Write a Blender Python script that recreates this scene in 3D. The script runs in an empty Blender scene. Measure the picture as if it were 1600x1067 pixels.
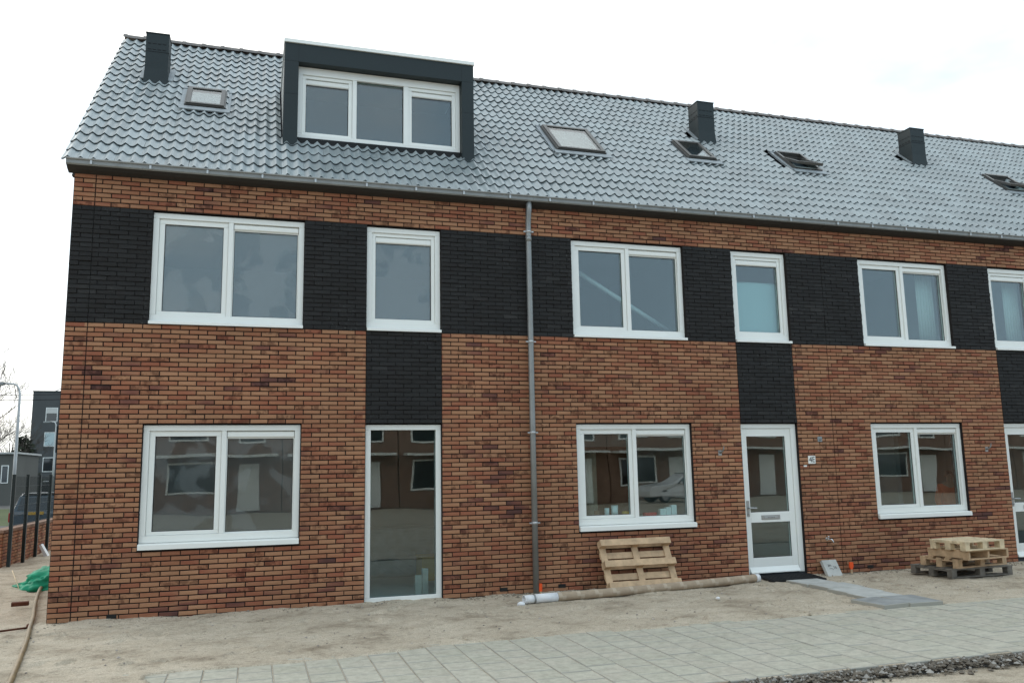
import bpy, bmesh, math, random
from mathutils import Vector, Matrix, noise
rnd = random.Random(7)
S = bpy.context.scene
COL = S.collection
R = math.radians

# ---------------------------------------------------------------- camera
CAMP = Vector((2.2463, -11.3617, 1.6983))
RX, RY, RZ = 0.1523, 0.0187, -0.3019
RM = Matrix.Rotation(RZ, 3, 'Z') @ Matrix.Rotation(RX, 3, 'X') @ Matrix.Rotation(RY, 3, 'Y')
cam = bpy.data.cameras.new('camera'); camo = bpy.data.objects.new('camera', cam); COL.objects.link(camo)
cam.sensor_width = 36; cam.lens = 1308.3 / 1600 * 36; cam.clip_end = 2000; cam.clip_start = .05
M4 = (RM @ Matrix(((1, 0, 0), (0, 0, -1), (0, 1, 0)))).to_4x4(); M4.translation = CAMP
camo.matrix_world = M4
S.camera = camo
def proj(p):
    d = RM.transposed() @ (Vector(p) - CAMP)
    if d.y < .1: return (-1e4, -1e4)
    return (800 + 1308.3 * d.x / d.y, 533.5 - 1308.3 * d.z / d.y)

# ---------------------------------------------------------------- sky, sun, exposure
SUN_EL, SUN_AZ = R(24), R(-38)       # azimuth clockwise from +Y
W = bpy.data.worlds.new('World'); S.world = W; W.use_nodes = True
nt = W.node_tree; nt.nodes.clear()
def N(t, typ, **k):
    n = t.nodes.new(typ)
    for a, b in k.items(): setattr(n, a, b)
    return n
wo = N(nt, 'ShaderNodeOutputWorld'); bg = N(nt, 'ShaderNodeBackground'); bg.inputs[1].default_value = .1
sky = N(nt, 'ShaderNodeTexSky', sky_type='NISHITA'); sky.sun_disc = False; sky.sun_elevation = SUN_EL; sky.sun_rotation = SUN_AZ
tc = N(nt, 'ShaderNodeTexCoord'); mp = N(nt, 'ShaderNodeMapping'); mp.inputs['Scale'].default_value = (1, 1, 2.2); mp.inputs['Location'].default_value = (-3.46, 2.4, -2.37)
nz = N(nt, 'ShaderNodeTexNoise'); nz.inputs['Scale'].default_value = 1.7; nz.inputs['Detail'].default_value = 6; nz.inputs['Roughness'].default_value = .55
cr = N(nt, 'ShaderNodeValToRGB')
cr.color_ramp.elements[0].position = .38; cr.color_ramp.elements[0].color = (.48, .635, .765, 1)
cr.color_ramp.elements[1].position = .70; cr.color_ramp.elements[1].color = (1, .985, .935, 1)
sc = N(nt, 'ShaderNodeVectorMath', operation='SCALE'); sc.inputs['Scale'].default_value = 13
mx = N(nt, 'ShaderNodeMix', data_type='RGBA')
nz2 = N(nt, 'ShaderNodeTexNoise'); nz2.inputs['Scale'].default_value = 1.15; nz2.inputs['Detail'].default_value = 5; nz2.inputs['Roughness'].default_value = .5
mp2 = N(nt, 'ShaderNodeMapping'); mp2.inputs['Location'].default_value = (3.1, .4, 1.2); mp2.inputs['Scale'].default_value = (1, 1, 1.6)
gap = N(nt, 'ShaderNodeMapRange'); gap.inputs[1].default_value = .40; gap.inputs[2].default_value = .60; gap.inputs[3].default_value = .82; gap.inputs[4].default_value = .95
nt.links.new(tc.outputs['Generated'], mp2.inputs[0]); nt.links.new(mp2.outputs[0], nz2.inputs[0]); nt.links.new(nz2.outputs[0], gap.inputs[0]); nt.links.new(gap.outputs[0], mx.inputs[0])
L = nt.links.new
L(tc.outputs['Generated'], mp.inputs[0]); L(mp.outputs[0], nz.inputs[0]); 
dt = N(nt, 'ShaderNodeVectorMath', operation='DOT_PRODUCT'); dt.inputs[1].default_value = (math.sin(SUN_AZ) * math.cos(SUN_EL), math.cos(SUN_AZ) * math.cos(SUN_EL), math.sin(SUN_EL)); L(tc.outputs['Generated'], dt.inputs[0])
ma = N(nt, 'ShaderNodeMath', operation='MULTIPLY_ADD'); ma.inputs[1].default_value = .11; L(dt.outputs['Value'], ma.inputs[0]); L(nz.outputs[0], ma.inputs[2])   # thin cloud, whiter towards the hidden sun
L(ma.outputs[0], cr.inputs[0]); L(cr.outputs[0], sc.inputs[0])
L(sky.outputs[0], mx.inputs['A']); L(sc.outputs[0], mx.inputs['B']); L(mx.outputs['Result'], bg.inputs[0]); L(bg.outputs[0], wo.inputs[0])
sun = bpy.data.lights.new('sun', 'SUN'); sun.energy = .6; sun.angle = R(35); sun.color = (1, .96, .9)
suno = bpy.data.objects.new('sun', sun); COL.objects.link(suno)
sd = Vector((math.sin(SUN_AZ) * math.cos(SUN_EL), math.cos(SUN_AZ) * math.cos(SUN_EL), math.sin(SUN_EL)))
suno.rotation_euler = (-sd).to_track_quat('-Z', 'Y').to_euler(); suno.location = (0, -20, 30)
S.view_settings.view_transform = 'Standard'; S.view_settings.look = 'None'; S.view_settings.exposure = .55; S.view_settings.gamma = 1
S.view_settings.use_curve_mapping = False

# ---------------------------------------------------------------- materials
MT = {}
def mat(name, col, rough=.7, spec=.5, metal=0, bump=0, bscale=40, var=0, vscale=3, detail=4, coat=0, trans=0):
    m = bpy.data.materials.new(name); m.use_nodes = True; t = m.node_tree; b = t.nodes['Principled BSDF']
    b.inputs['Base Color'].default_value = (*col, 1); b.inputs['Roughness'].default_value = rough
    b.inputs['Specular IOR Level'].default_value = spec; b.inputs['Metallic'].default_value = metal
    if coat: b.inputs['Coat Weight'].default_value = coat; b.inputs['Coat Roughness'].default_value = .15
    if var or bump:
        c = N(t, 'ShaderNodeTexCoord'); g = N(t, 'ShaderNodeNewGeometry')
    if var:
        n = N(t, 'ShaderNodeTexNoise'); n.inputs['Scale'].default_value = vscale; n.inputs['Detail'].default_value = detail
        t.links.new(g.outputs['Position'], n.inputs['Vector'])
        mr = N(t, 'ShaderNodeMapRange'); mr.inputs[1].default_value = .3; mr.inputs[2].default_value = .7
        mr.inputs[3].default_value = 1 - var; mr.inputs[4].default_value = 1 + var
        v = N(t, 'ShaderNodeVectorMath', operation='SCALE'); v.inputs[0].default_value = col
        t.links.new(n.outputs[0], mr.inputs[0]); t.links.new(mr.outputs[0], v.inputs['Scale']); t.links.new(v.outputs[0], b.inputs['Base Color'])
        mr2 = N(t, 'ShaderNodeMapRange'); mr2.inputs[3].default_value = max(0, rough - .1); mr2.inputs[4].default_value = min(1, rough + .1)
        t.links.new(n.outputs[0], mr2.inputs[0]); t.links.new(mr2.outputs[0], b.inputs['Roughness'])
    if bump:
        n2 = N(t, 'ShaderNodeTexNoise'); n2.inputs['Scale'].default_value = bscale; n2.inputs['Detail'].default_value = 5
        t.links.new(g.outputs['Position'], n2.inputs['Vector'])
        bp = N(t, 'ShaderNodeBump'); bp.inputs['Strength'].default_value = bump; bp.inputs['Distance'].default_value = .01
        t.links.new(n2.outputs[0], bp.inputs['Height']); t.links.new(bp.outputs[0], b.inputs['Normal'])
    MT[name] = m; return m

def brick_mat(name, stops, side=False, dark=.36, L_=.222, H_=.06, z0=2.355, bump=.5, axis='x', blotch=1.0, bloom=False):
    """colour per brick from the brick's own place in the bond"""
    m = bpy.data.materials.new(name); m.use_nodes = True; t = m.node_tree; b = t.nodes['Principled BSDF']; l = t.links.new
    def M(op, a, bb=None):
        n = N(t, 'ShaderNodeMath', operation=op)
        for i, q in enumerate((a, bb)):
            if q is None: continue
            if isinstance(q, (int, float)): n.inputs[i].default_value = q
            else: l(q, n.inputs[i])
        return n.outputs[0]
    g = N(t, 'ShaderNodeNewGeometry'); sp = N(t, 'ShaderNodeSeparateXYZ'); l(g.outputs['Position'], sp.inputs[0])
    row = M('FLOOR', M('DIVIDE', M('SUBTRACT', sp.outputs[2], z0), H_))
    par = M('FLOORED_MODULO', row, 2.0)
    s = sp.outputs[0] if axis == 'x' else sp.outputs[1]
    colu = M('FLOOR', M('DIVIDE', M('SUBTRACT', s, M('MULTIPLY', par, L_ / 2)), L_))
    cb = N(t, 'ShaderNodeCombineXYZ'); l(colu, cb.inputs[0]); l(row, cb.inputs[1])
    wn = N(t, 'ShaderNodeTexWhiteNoise', noise_dimensions='3D'); l(cb.outputs[0], wn.inputs['Vector'])
    r = N(t, 'ShaderNodeValToRGB'); e = r.color_ramp.elements
    while len(e) < len(stops): e.new(.5)
    for i, (p, c) in enumerate(stops): e[i].position = p; e[i].color = (*c, 1)
    nb = N(t, 'ShaderNodeTexNoise'); nb.inputs['Scale'].default_value = 1.0; nb.inputs['Detail'].default_value = 3; mpb = N(t, 'ShaderNodeMapping'); mpb.inputs['Scale'].default_value = (1, 1, 3); l(g.outputs['Position'], mpb.inputs[0]); l(mpb.outputs[0], nb.inputs['Vector'])
    l(M('ADD', M('MULTIPLY', wn.outputs['Value'], .84), M('ADD', M('MULTIPLY', nb.outputs[0], .9), -.40)), r.inputs[0])   # batches: darker bricks come in drifts
    # scorched patches on some bricks, fine grain on all
    nz = N(t, 'ShaderNodeTexNoise'); nz.inputs['Scale'].default_value = 9; nz.inputs['Detail'].default_value = 6; nz.inputs['Roughness'].default_value = .65
    l(g.outputs['Position'], nz.inputs['Vector'])
    sx = N(t, 'ShaderNodeSeparateColor'); l(wn.outputs['Color'], sx.inputs[0])
    th = M('GREATER_THAN', sx.outputs[1], .80)
    pm = N(t, 'ShaderNodeMapRange'); pm.inputs[1].default_value = .46; pm.inputs[2].default_value = .56; l(nz.outputs[0], pm.inputs[0])
    fac = M('MULTIPLY', M('MULTIPLY', th, pm.outputs[0]), .75 * blotch)
    mx = N(t, 'ShaderNodeMix', data_type='RGBA', blend_type='MULTIPLY'); l(fac, mx.inputs[0]); l(r.outputs[0], mx.inputs['A'])
    mx.inputs['B'].default_value = (dark, dark * .85, dark * .85, 1)
    n3 = N(t, 'ShaderNodeTexNoise'); n3.inputs['Scale'].default_value = 70; n3.inputs['Detail'].default_value = 5; l(g.outputs['Position'], n3.inputs['Vector'])
    n4 = N(t, 'ShaderNodeTexNoise'); n4.inputs['Scale'].default_value = .9; n4.inputs['Detail'].default_value = 3; l(g.outputs['Position'], n4.inputs['Vector'])
    vv = M('ADD', M('MULTIPLY', n3.outputs[0], .4), M('ADD', M('MULTIPLY', n4.outputs[0], .65), .45))
    sv = N(t, 'ShaderNodeVectorMath', operation='SCALE'); l(mx.outputs['Result'], sv.inputs[0]); l(vv, sv.inputs['Scale'])
    outc = sv.outputs[0]
    if bloom:   # pale salt bloom and mortar specks
        n5 = N(t, 'ShaderNodeTexNoise'); n5.inputs['Scale'].default_value = 55; n5.inputs['Detail'].default_value = 3; l(g.outputs['Position'], n5.inputs['Vector'])
        n6 = N(t, 'ShaderNodeTexNoise'); n6.inputs['Scale'].default_value = 1.6; n6.inputs['Detail'].default_value = 3; l(g.outputs['Position'], n6.inputs['Vector'])
        a1 = N(t, 'ShaderNodeMapRange'); a1.inputs[1].default_value = .62; a1.inputs[2].default_value = .72; l(n5.outputs[0], a1.inputs[0])
        a2 = N(t, 'ShaderNodeMapRange'); a2.inputs[1].default_value = .5; a2.inputs[2].default_value = .68; l(n6.outputs[0], a2.inputs[0])
        mb_ = N(t, 'ShaderNodeMix', data_type='RGBA'); l(M('MULTIPLY', M('MULTIPLY', a1.outputs[0], a2.outputs[0]), .55), mb_.inputs[0]); l(outc, mb_.inputs['A']); mb_.inputs['B'].default_value = (.32, .32, .31, 1); outc = mb_.outputs['Result']
    l(outc, b.inputs['Base Color']); b.inputs['Roughness'].default_value = .8 if bloom else .88; b.inputs['Specular IOR Level'].default_value = .4 if bloom else .3
    bp = N(t, 'ShaderNodeBump'); bp.inputs['Strength'].default_value = bump; bp.inputs['Distance'].default_value = .006
    l(n3.outputs[0], bp.inputs['Height']); l(bp.outputs[0], b.inputs['Normal'])
    MT[name] = m; return m
OR_ST = [(0, (.33, .166, .09)), (.3, (.37, .19, .105)), (.52, (.32, .142, .076)), (.70, (.275, .096, .054)), (.82, (.315, .148, .083)), (.92, (.18, .07, .048)), (1, (.10, .045, .037))]
brick_mat('brick', OR_ST); brick_mat('brick_gable', OR_ST, axis='y')
brick_mat('brick_black', bloom=True, stops=[(0, (.0115, .0108, .0102)), (.5, (.014, .0138, .0138)), (.85, (.018, .0178, .0175)), (1, (.030, .029, .028))], dark=.8, bump=.9)
def glass_mat(name, tint=(.80, .90, .90), ior=1.78, haze=0.0):
    m = bpy.data.materials.new(name); m.use_nodes = True; t = m.node_tree; t.nodes.clear(); l = t.links.new
    o = N(t, 'ShaderNodeOutputMaterial'); tr = N(t, 'ShaderNodeBsdfTransparent'); tr.inputs[0].default_value = (*tint, 1)
    gl = N(t, 'ShaderNodeBsdfGlossy'); gl.inputs['Roughness'].default_value = 0.0; gl.inputs[0].default_value = (1, 1, 1, 1); fr = N(t, 'ShaderNodeFresnel')
    gb = N(t, 'ShaderNodeNewGeometry'); bi = N(t, 'ShaderNodeMapRange'); bi.inputs[3].default_value = ior; bi.inputs[4].default_value = 1 / ior   # same strength from both faces of the thin pane
    l(gb.outputs['Backfacing'], bi.inputs[0]); l(bi.outputs[0], fr.inputs[0])
    mx = N(t, 'ShaderNodeMixShader'); l(fr.outputs[0], mx.inputs[0]); l(tr.outputs[0], mx.inputs[1]); l(gl.outputs[0], mx.inputs[2])
    g = N(t, 'ShaderNodeNewGeometry')
    wv = N(t, 'ShaderNodeTexNoise'); wv.inputs['Scale'].default_value = 1.7; wv.inputs['Detail'].default_value = 0; l(gb.outputs['Position'], wv.inputs['Vector'])
    bp = N(t, 'ShaderNodeBump'); bp.inputs['Strength'].default_value = .5; bp.inputs['Distance'].default_value = .002; l(wv.outputs[0], bp.inputs['Height']); l(bp.outputs[0], gl.inputs['Normal'])
    out = mx.outputs[0]
    if haze:   # a film of breath and building dust on the pane, wiped away in uneven patches
        df = N(t, 'ShaderNodeBsdfDiffuse'); df.inputs[0].default_value = (.42, .45, .46, 1)
        n2 = N(t, 'ShaderNodeTexNoise'); n2.inputs['Scale'].default_value = 1.9; n2.inputs['Detail'].default_value = 3; n2.inputs['Distortion'].default_value = .4
        l(g.outputs['Position'], n2.inputs['Vector'])
        mr = N(t, 'ShaderNodeMapRange'); mr.inputs[1].default_value = .48; mr.inputs[2].default_value = .53; mr.inputs[3].default_value = haze; mr.inputs[4].default_value = haze * .35
        l(n2.outputs[0], mr.inputs[0]); m2 = N(t, 'ShaderNodeMixShader'); l(mr.outputs[0], m2.inputs[0]); l(out, m2.inputs[1]); l(df.outputs[0], m2.inputs[2]); out = m2.outputs[0]
    l(out, o.inputs[0]); MT[name] = m; return m
glass_mat('glass'); glass_mat('glass_filmed', haze=.2); glass_mat('glass_dusty', haze=.11); glass_mat('car_glass', tint=(.35, .4, .42))
mat('mortar', (.020, .016, .015), .95, .2, bump=.4, bscale=120, var=.25, vscale=6)
mat('tile_lip_shade', (.05, .065, .07), .7, .3)  # front lips painted dark for the shadow gap under each tile
mat('paver_edge', (.335, .325, .285), .95, .2)
mat('mortar_black', (.010, .010, .011), .95, .2)
mat('white_pvc', (.80, .815, .775), .32, .5, var=.02, vscale=2)
mat('white_aluminium', (.82, .83, .79), .4, .5)
mat('plaster', (.52, .53, .52), .9, .2, var=.08, vscale=.8)
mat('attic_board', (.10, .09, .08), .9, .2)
mat('floor_screed', (.30, .30, .29), .85, .3, var=.15, vscale=1.5)
mat('brown_panel', (.20, .10, .05), .7, .3)
mat('zinc', (.26, .27, .265), .45, .5, metal=.55, var=.12, vscale=5)
mat('zinc_bright', (.45, .46, .46), .4, .5, metal=.5)
mat('soffit', (.035, .033, .030), .7, .3)
mat('anthracite', (.014, .023, .025), .55, .35, var=.12, vscale=4)
mat('anthracite_dark', (.006, .007, .008), .6, .3)
mat('cheek', (.42, .42, .40), .6, .4)
mat('lead', (.27, .30, .315), .55, .5, metal=.3, var=.15, vscale=8)
mat('ridge', (.20, .18, .165), .7, .4, bump=.2, var=.15, vscale=6)
mat('ridge_roll', (.012, .016, .024), .7, .3)
mat('skylight_frame', (.075, .074, .070), .4, .5, metal=.4)
mat('pine', (.50, .35, .215), .75, .3, bump=.3, bscale=60, var=.22, vscale=9)
mat('pale_wood', (.62, .50, .33), .75, .3, bump=.3, bscale=60, var=.2, vscale=9)
mat('grey_wood', (.15, .135, .115), .85, .3, bump=.5, bscale=60, var=.35, vscale=9)
mat('cardboard', (.36, .28, .20), .85, .3, var=.1, vscale=14)
mat('cardboard_light', (.44, .36, .27), .85, .3, var=.1, vscale=14)
mat('paper', (.70, .71, .72), .7, .3, var=.06, vscale=20)
mat('ink', (.03, .03, .035), .8, .2)
mat('chrome', (.6, .6, .6), .2, .5, metal=1)
mat('steel', (.42, .43, .43), .35, .5, metal=.8)
mat('orange_paint', (.80, .09, .015), .6, .4)
mat('rubber', (.016, .016, .017), .8, .3, bump=.8, bscale=90)
mat('stone_sill', (.02, .023, .028), .6, .4)
mat('concrete', (.44, .445, .42), .9, .3, bump=.3, bscale=70, var=.13, vscale=7)
mat('concrete_wet', (.27, .28, .275), .75, .35, bump=.3, bscale=70, var=.2, vscale=5)
mat('dark_green_paint', (.010, .018, .018), .5, .4)
mat('hose', (.20, .14, .07), .6, .4, var=.25, vscale=7)
mat('green_net', (.012, .25, .135), .65, .3, var=.3, vscale=9)
mat('blue_plastic', (.06, .14, .19), .5, .4)
mat('rust', (.10, .035, .02), .9, .2, var=.3, vscale=20)
mat('asphalt', (.085, .083, .078), .92, .3, bump=.4, bscale=60, var=.2, vscale=.7)
mat('grass', (.055, .075, .025), .9, .2, bump=.5, bscale=20, var=.3, vscale=1)
mat('dark_brick_far', (.085, .09, .09), .9, .2, var=.12, vscale=.5)
mat('render_far', (.11, .11, .10), .9, .2, var=.12, vscale=.5)
mat('brick_far', (.24, .15, .11), .9, .2, var=.25, vscale=3)
mat('roof_far', (.06, .045, .04), .8, .3, var=.2, vscale=1)
mat('car_blue', (.012, .045, .075), .3, .5, coat=.8)
mat('car_red', (.35, .02, .02), .3, .5, coat=.8)
mat('car_white', (.7, .7, .7), .3, .5, coat=.6)
mat('tyre', (.015, .015, .015), .9, .2)
mat('yellow_plate', (.62, .36, .03), .5, .4)
mat('red_lens', (.25, .01, .01), .25, .5)
mat('bark', (.07, .06, .05), .9, .2, var=.2, vscale=6)
mat('conifer', (.035, .045, .028), .9, .2, var=.4, vscale=2)
mat('orange_fabric', (.85, .13, .04), .8, .2)
mat('dark_fabric', (.02, .022, .03), .9, .2)
mat('skin', (.45, .25, .17), .6, .4)
mat('hair', (.03, .02, .015), .7, .3)
mat('red_plastic', (.55, .02, .02), .5, .4)
mat('yellow_plastic', (.60, .34, .03), .5, .4)
mat('sky_sheen_sheet', (.72, .78, .80), .8, .2)  # pale blue-white standing in for sky brightness in the skylight panes
mat('curtain', (.55, .55, .52), .9, .2)
mat('frosted', (.42, .52, .53), .6, .4)
mat('cup_white', (.75, .76, .76), .5, .4)

def tile_mat():
    m = bpy.data.materials.new('roof_tile'); m.use_nodes = True; t = m.node_tree; b = t.nodes['Principled BSDF']; l = t.links.new
    g = N(t, 'ShaderNodeNewGeometry'); n = N(t, 'ShaderNodeTexNoise'); n.inputs['Scale'].default_value = 1.4; n.inputs['Detail'].default_value = 9
    l(g.outputs['Position'], n.inputs['Vector'])
    r = N(t, 'ShaderNodeValToRGB'); r.color_ramp.elements[0].position = .3; r.color_ramp.elements[0].color = (.225, .265, .272, 1)
    r.color_ramp.elements[1].position = .7; r.color_ramp.elements[1].color = (.315, .35, .354, 1); l(n.outputs[0], r.inputs[0])
    def M(op, a, c=None):
        k = N(t, 'ShaderNodeMath', operation=op)
        for i, q in enumerate((a, c)):
            if q is None: continue
            if isinstance(q, (int, float)): k.inputs[i].default_value = q
            else: l(q, k.inputs[i])
        return k.outputs[0]
    sp = N(t, 'ShaderNodeSeparateXYZ'); l(g.outputs['Position'], sp.inputs[0]); th = math.atan2(9.24 - 5.70, 3.69 + .17)
    sl_ = M('ADD', M('MULTIPLY', M('ADD', sp.outputs[1], .17), math.cos(th)), M('MULTIPLY', M('SUBTRACT', sp.outputs[2], 5.70), math.sin(th)))
    cb = N(t, 'ShaderNodeCombineXYZ'); l(M('FLOOR', M('DIVIDE', M('ADD', sp.outputs[0], .128), .2965)), cb.inputs[0]); l(M('FLOOR', M('DIVIDE', M('ADD', sl_, .02), .2905)), cb.inputs[1])
    wn = N(t, 'ShaderNodeTexWhiteNoise', noise_dimensions='3D'); l(cb.outputs[0], wn.inputs['Vector'])
    sv = N(t, 'ShaderNodeVectorMath', operation='SCALE'); l(r.outputs[0], sv.inputs[0]); l(M('ADD', M('MULTIPLY', wn.outputs['Value'], .30), .85), sv.inputs['Scale']); l(sv.outputs[0], b.inputs['Base Color'])
    l(M('ADD', M('MULTIPLY', wn.outputs['Value'], .16), M('MULTIPLY', n.outputs[0], .75)), b.inputs['Roughness'])
    b.inputs['Roughness'].default_value = .33; b.inputs['Specular IOR Level'].default_value = .7; b.inputs['Coat Weight'].default_value = .35; b.inputs['Coat Roughness'].default_value = .42
    n2 = N(t, 'ShaderNodeTexNoise'); n2.inputs['Scale'].default_value = 90; l(g.outputs['Position'], n2.inputs['Vector'])
    bp = N(t, 'ShaderNodeBump'); bp.inputs['Strength'].default_value = .12; bp.inputs['Distance'].default_value = .004; l(n2.outputs[0], bp.inputs['Height']); l(bp.outputs[0], b.inputs['Normal'])
    MT['roof_tile'] = m
tile_mat()
def sand_mat():
    m = bpy.data.materials.new('sand'); m.use_nodes = True; t = m.node_tree; b = t.nodes['Principled BSDF']; l = t.links.new
    g = N(t, 'ShaderNodeNewGeometry')
    mp = N(t, 'ShaderNodeMapping'); mp.inputs['Scale'].default_value = (1, 1.35, 1); l(g.outputs['Position'], mp.inputs[0])
    n = N(t, 'ShaderNodeTexNoise'); n.inputs['Scale'].default_value = 1.3; n.inputs['Detail'].default_value = 10; n.inputs['Roughness'].default_value = .7; l(mp.outputs[0], n.inputs['Vector'])
    r = N(t, 'ShaderNodeValToRGB'); e = r.color_ramp.elements; e.new(.5)
    for i, (p, c) in enumerate([(.34, (.27, .22, .16)), (.46, (.44, .375, .285)), (.62, (.52, .45, .35))]): e[i].position = p; e[i].color = (*c, 1)
    l(n.outputs[0], r.inputs[0])
    v = N(t, 'ShaderNodeTexNoise'); v.inputs['Scale'].default_value = 13; v.inputs['Detail'].default_value = 6; v.inputs['Roughness'].default_value = .7; l(mp.outputs[0], v.inputs['Vector'])
    vr = N(t, 'ShaderNodeMapRange'); vr.inputs[1].default_value = .34; vr.inputs[2].default_value = .47; vr.inputs[3].default_value = .68; vr.inputs[4].default_value = 1.0; l(v.outputs[0], vr.inputs[0])
    gn = N(t, 'ShaderNodeTexNoise'); gn.inputs['Scale'].default_value = 75; gn.inputs['Detail'].default_value = 4; gn.inputs['Roughness'].default_value = .8; l(g.outputs['Position'], gn.inputs['Vector'])
    gr = N(t, 'ShaderNodeMapRange'); gr.inputs[1].default_value = .3; gr.inputs[2].default_value = .7; gr.inputs[3].default_value = .62; gr.inputs[4].default_value = 1.3; l(gn.outputs[0], gr.inputs[0])
    gm = N(t, 'ShaderNodeMath', operation='MULTIPLY'); l(vr.outputs[0], gm.inputs[0]); l(gr.outputs[0], gm.inputs[1])
    s = N(t, 'ShaderNodeVectorMath', operation='SCALE'); l(r.outputs[0], s.inputs[0]); l(gm.outputs[0], s.inputs['Scale']); l(s.outputs[0], b.inputs['Base Color'])
    b.inputs['Roughness'].default_value = .95; b.inputs['Specular IOR Level'].default_value = .2
    n2 = N(t, 'ShaderNodeTexNoise'); n2.inputs['Scale'].default_value = 26; n2.inputs['Detail'].default_value = 9; n2.inputs['Roughness'].default_value = .75; l(mp.outputs[0], n2.inputs['Vector'])
    bp = N(t, 'ShaderNodeBump'); bp.inputs['Strength'].default_value = .55; bp.inputs['Distance'].default_value = .02; l(n2.outputs[0], bp.inputs['Height']); l(bp.outputs[0], b.inputs['Normal'])
    MT['sand'] = m
sand_mat()
def paver_mat():
    m = bpy.data.materials.new('paver'); m.use_nodes = True; t = m.node_tree; b = t.nodes['Principled BSDF']; l = t.links.new
    g = N(t, 'ShaderNodeNewGeometry'); sp = N(t, 'ShaderNodeSeparateXYZ'); l(g.outputs['Position'], sp.inputs[0])
    def M(op, a, c=None):
        n = N(t, 'ShaderNodeMath', operation=op)
        for i, q in enumerate((a, c)):
            if q is None: continue
            if isinstance(q, (int, float)): n.inputs[i].default_value = q
            else: l(q, n.inputs[i])
        return n.outputs[0]
    cx = M('FLOOR', M('DIVIDE', M('SUBTRACT', sp.outputs[0], PX0), PG)); par = M('FLOORED_MODULO', cx, 2.0)
    cy = M('FLOOR', M('DIVIDE', M('ADD', M('SUBTRACT', PY1, sp.outputs[1]), M('MULTIPLY', par, PG / 2)), PG))
    cb = N(t, 'ShaderNodeCombineXYZ'); l(cx, cb.inputs[0]); l(cy, cb.inputs[1])
    wn = N(t, 'ShaderNodeTexWhiteNoise', noise_dimensions='3D'); l(cb.outputs[0], wn.inputs['Vector'])
    r = N(t, 'ShaderNodeValToRGB'); r.color_ramp.elements[0].color = (.40, .385, .31, 1); r.color_ramp.elements[1].color = (.455, .435, .358, 1); l(wn.outputs['Value'], r.inputs[0])
    n = N(t, 'ShaderNodeTexNoise'); n.inputs['Scale'].default_value = 2.2; n.inputs['Detail'].default_value = 8; n.inputs['Roughness'].default_value = .6; l(g.outputs['Position'], n.inputs['Vector'])
    mr = N(t, 'ShaderNodeMapRange'); mr.inputs[1].default_value = .42; mr.inputs[2].default_value = .72; l(n.outputs[0], mr.inputs[0])
    mx = N(t, 'ShaderNodeMix', data_type='RGBA'); l(mr.outputs[0], mx.inputs[0]); l(r.outputs[0], mx.inputs['A']); mx.inputs['B'].default_value = (.44, .405, .335, 1)
    st_ = N(t, 'ShaderNodeTexNoise'); st_.inputs['Scale'].default_value = 11; st_.inputs['Detail'].default_value = 8; st_.inputs['Roughness'].default_value = .75; l(g.outputs['Position'], st_.inputs['Vector'])
    sr = N(t, 'ShaderNodeMapRange'); sr.inputs[1].default_value = .34; sr.inputs[2].default_value = .6; sr.inputs[3].default_value = .74; sr.inputs[4].default_value = 1.06; l(st_.outputs[0], sr.inputs[0])
    sv = N(t, 'ShaderNodeVectorMath', operation='SCALE'); l(mx.outputs['Result'], sv.inputs[0]); l(sr.outputs[0], sv.inputs['Scale'])
    l(sv.outputs[0], b.inputs['Base Color']); b.inputs['Roughness'].default_value = .9; b.inputs['Specular IOR Level'].default_value = .3
    n2 = N(t, 'ShaderNodeTexNoise'); n2.inputs['Scale'].default_value = 60; n2.inputs['Detail'].default_value = 6; l(g.outputs['Position'], n2.inputs['Vector'])
    bp = N(t, 'ShaderNodeBump'); bp.inputs['Strength'].default_value = .3; bp.inputs['Distance'].default_value = .006; l(n2.outputs[0], bp.inputs['Height']); l(bp.outputs[0], b.inputs['Normal'])
    MT['paver'] = m
PX0, PG, PY1, PY0 = 1.029, .2895, -2.80, -5.15
paver_mat()

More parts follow.
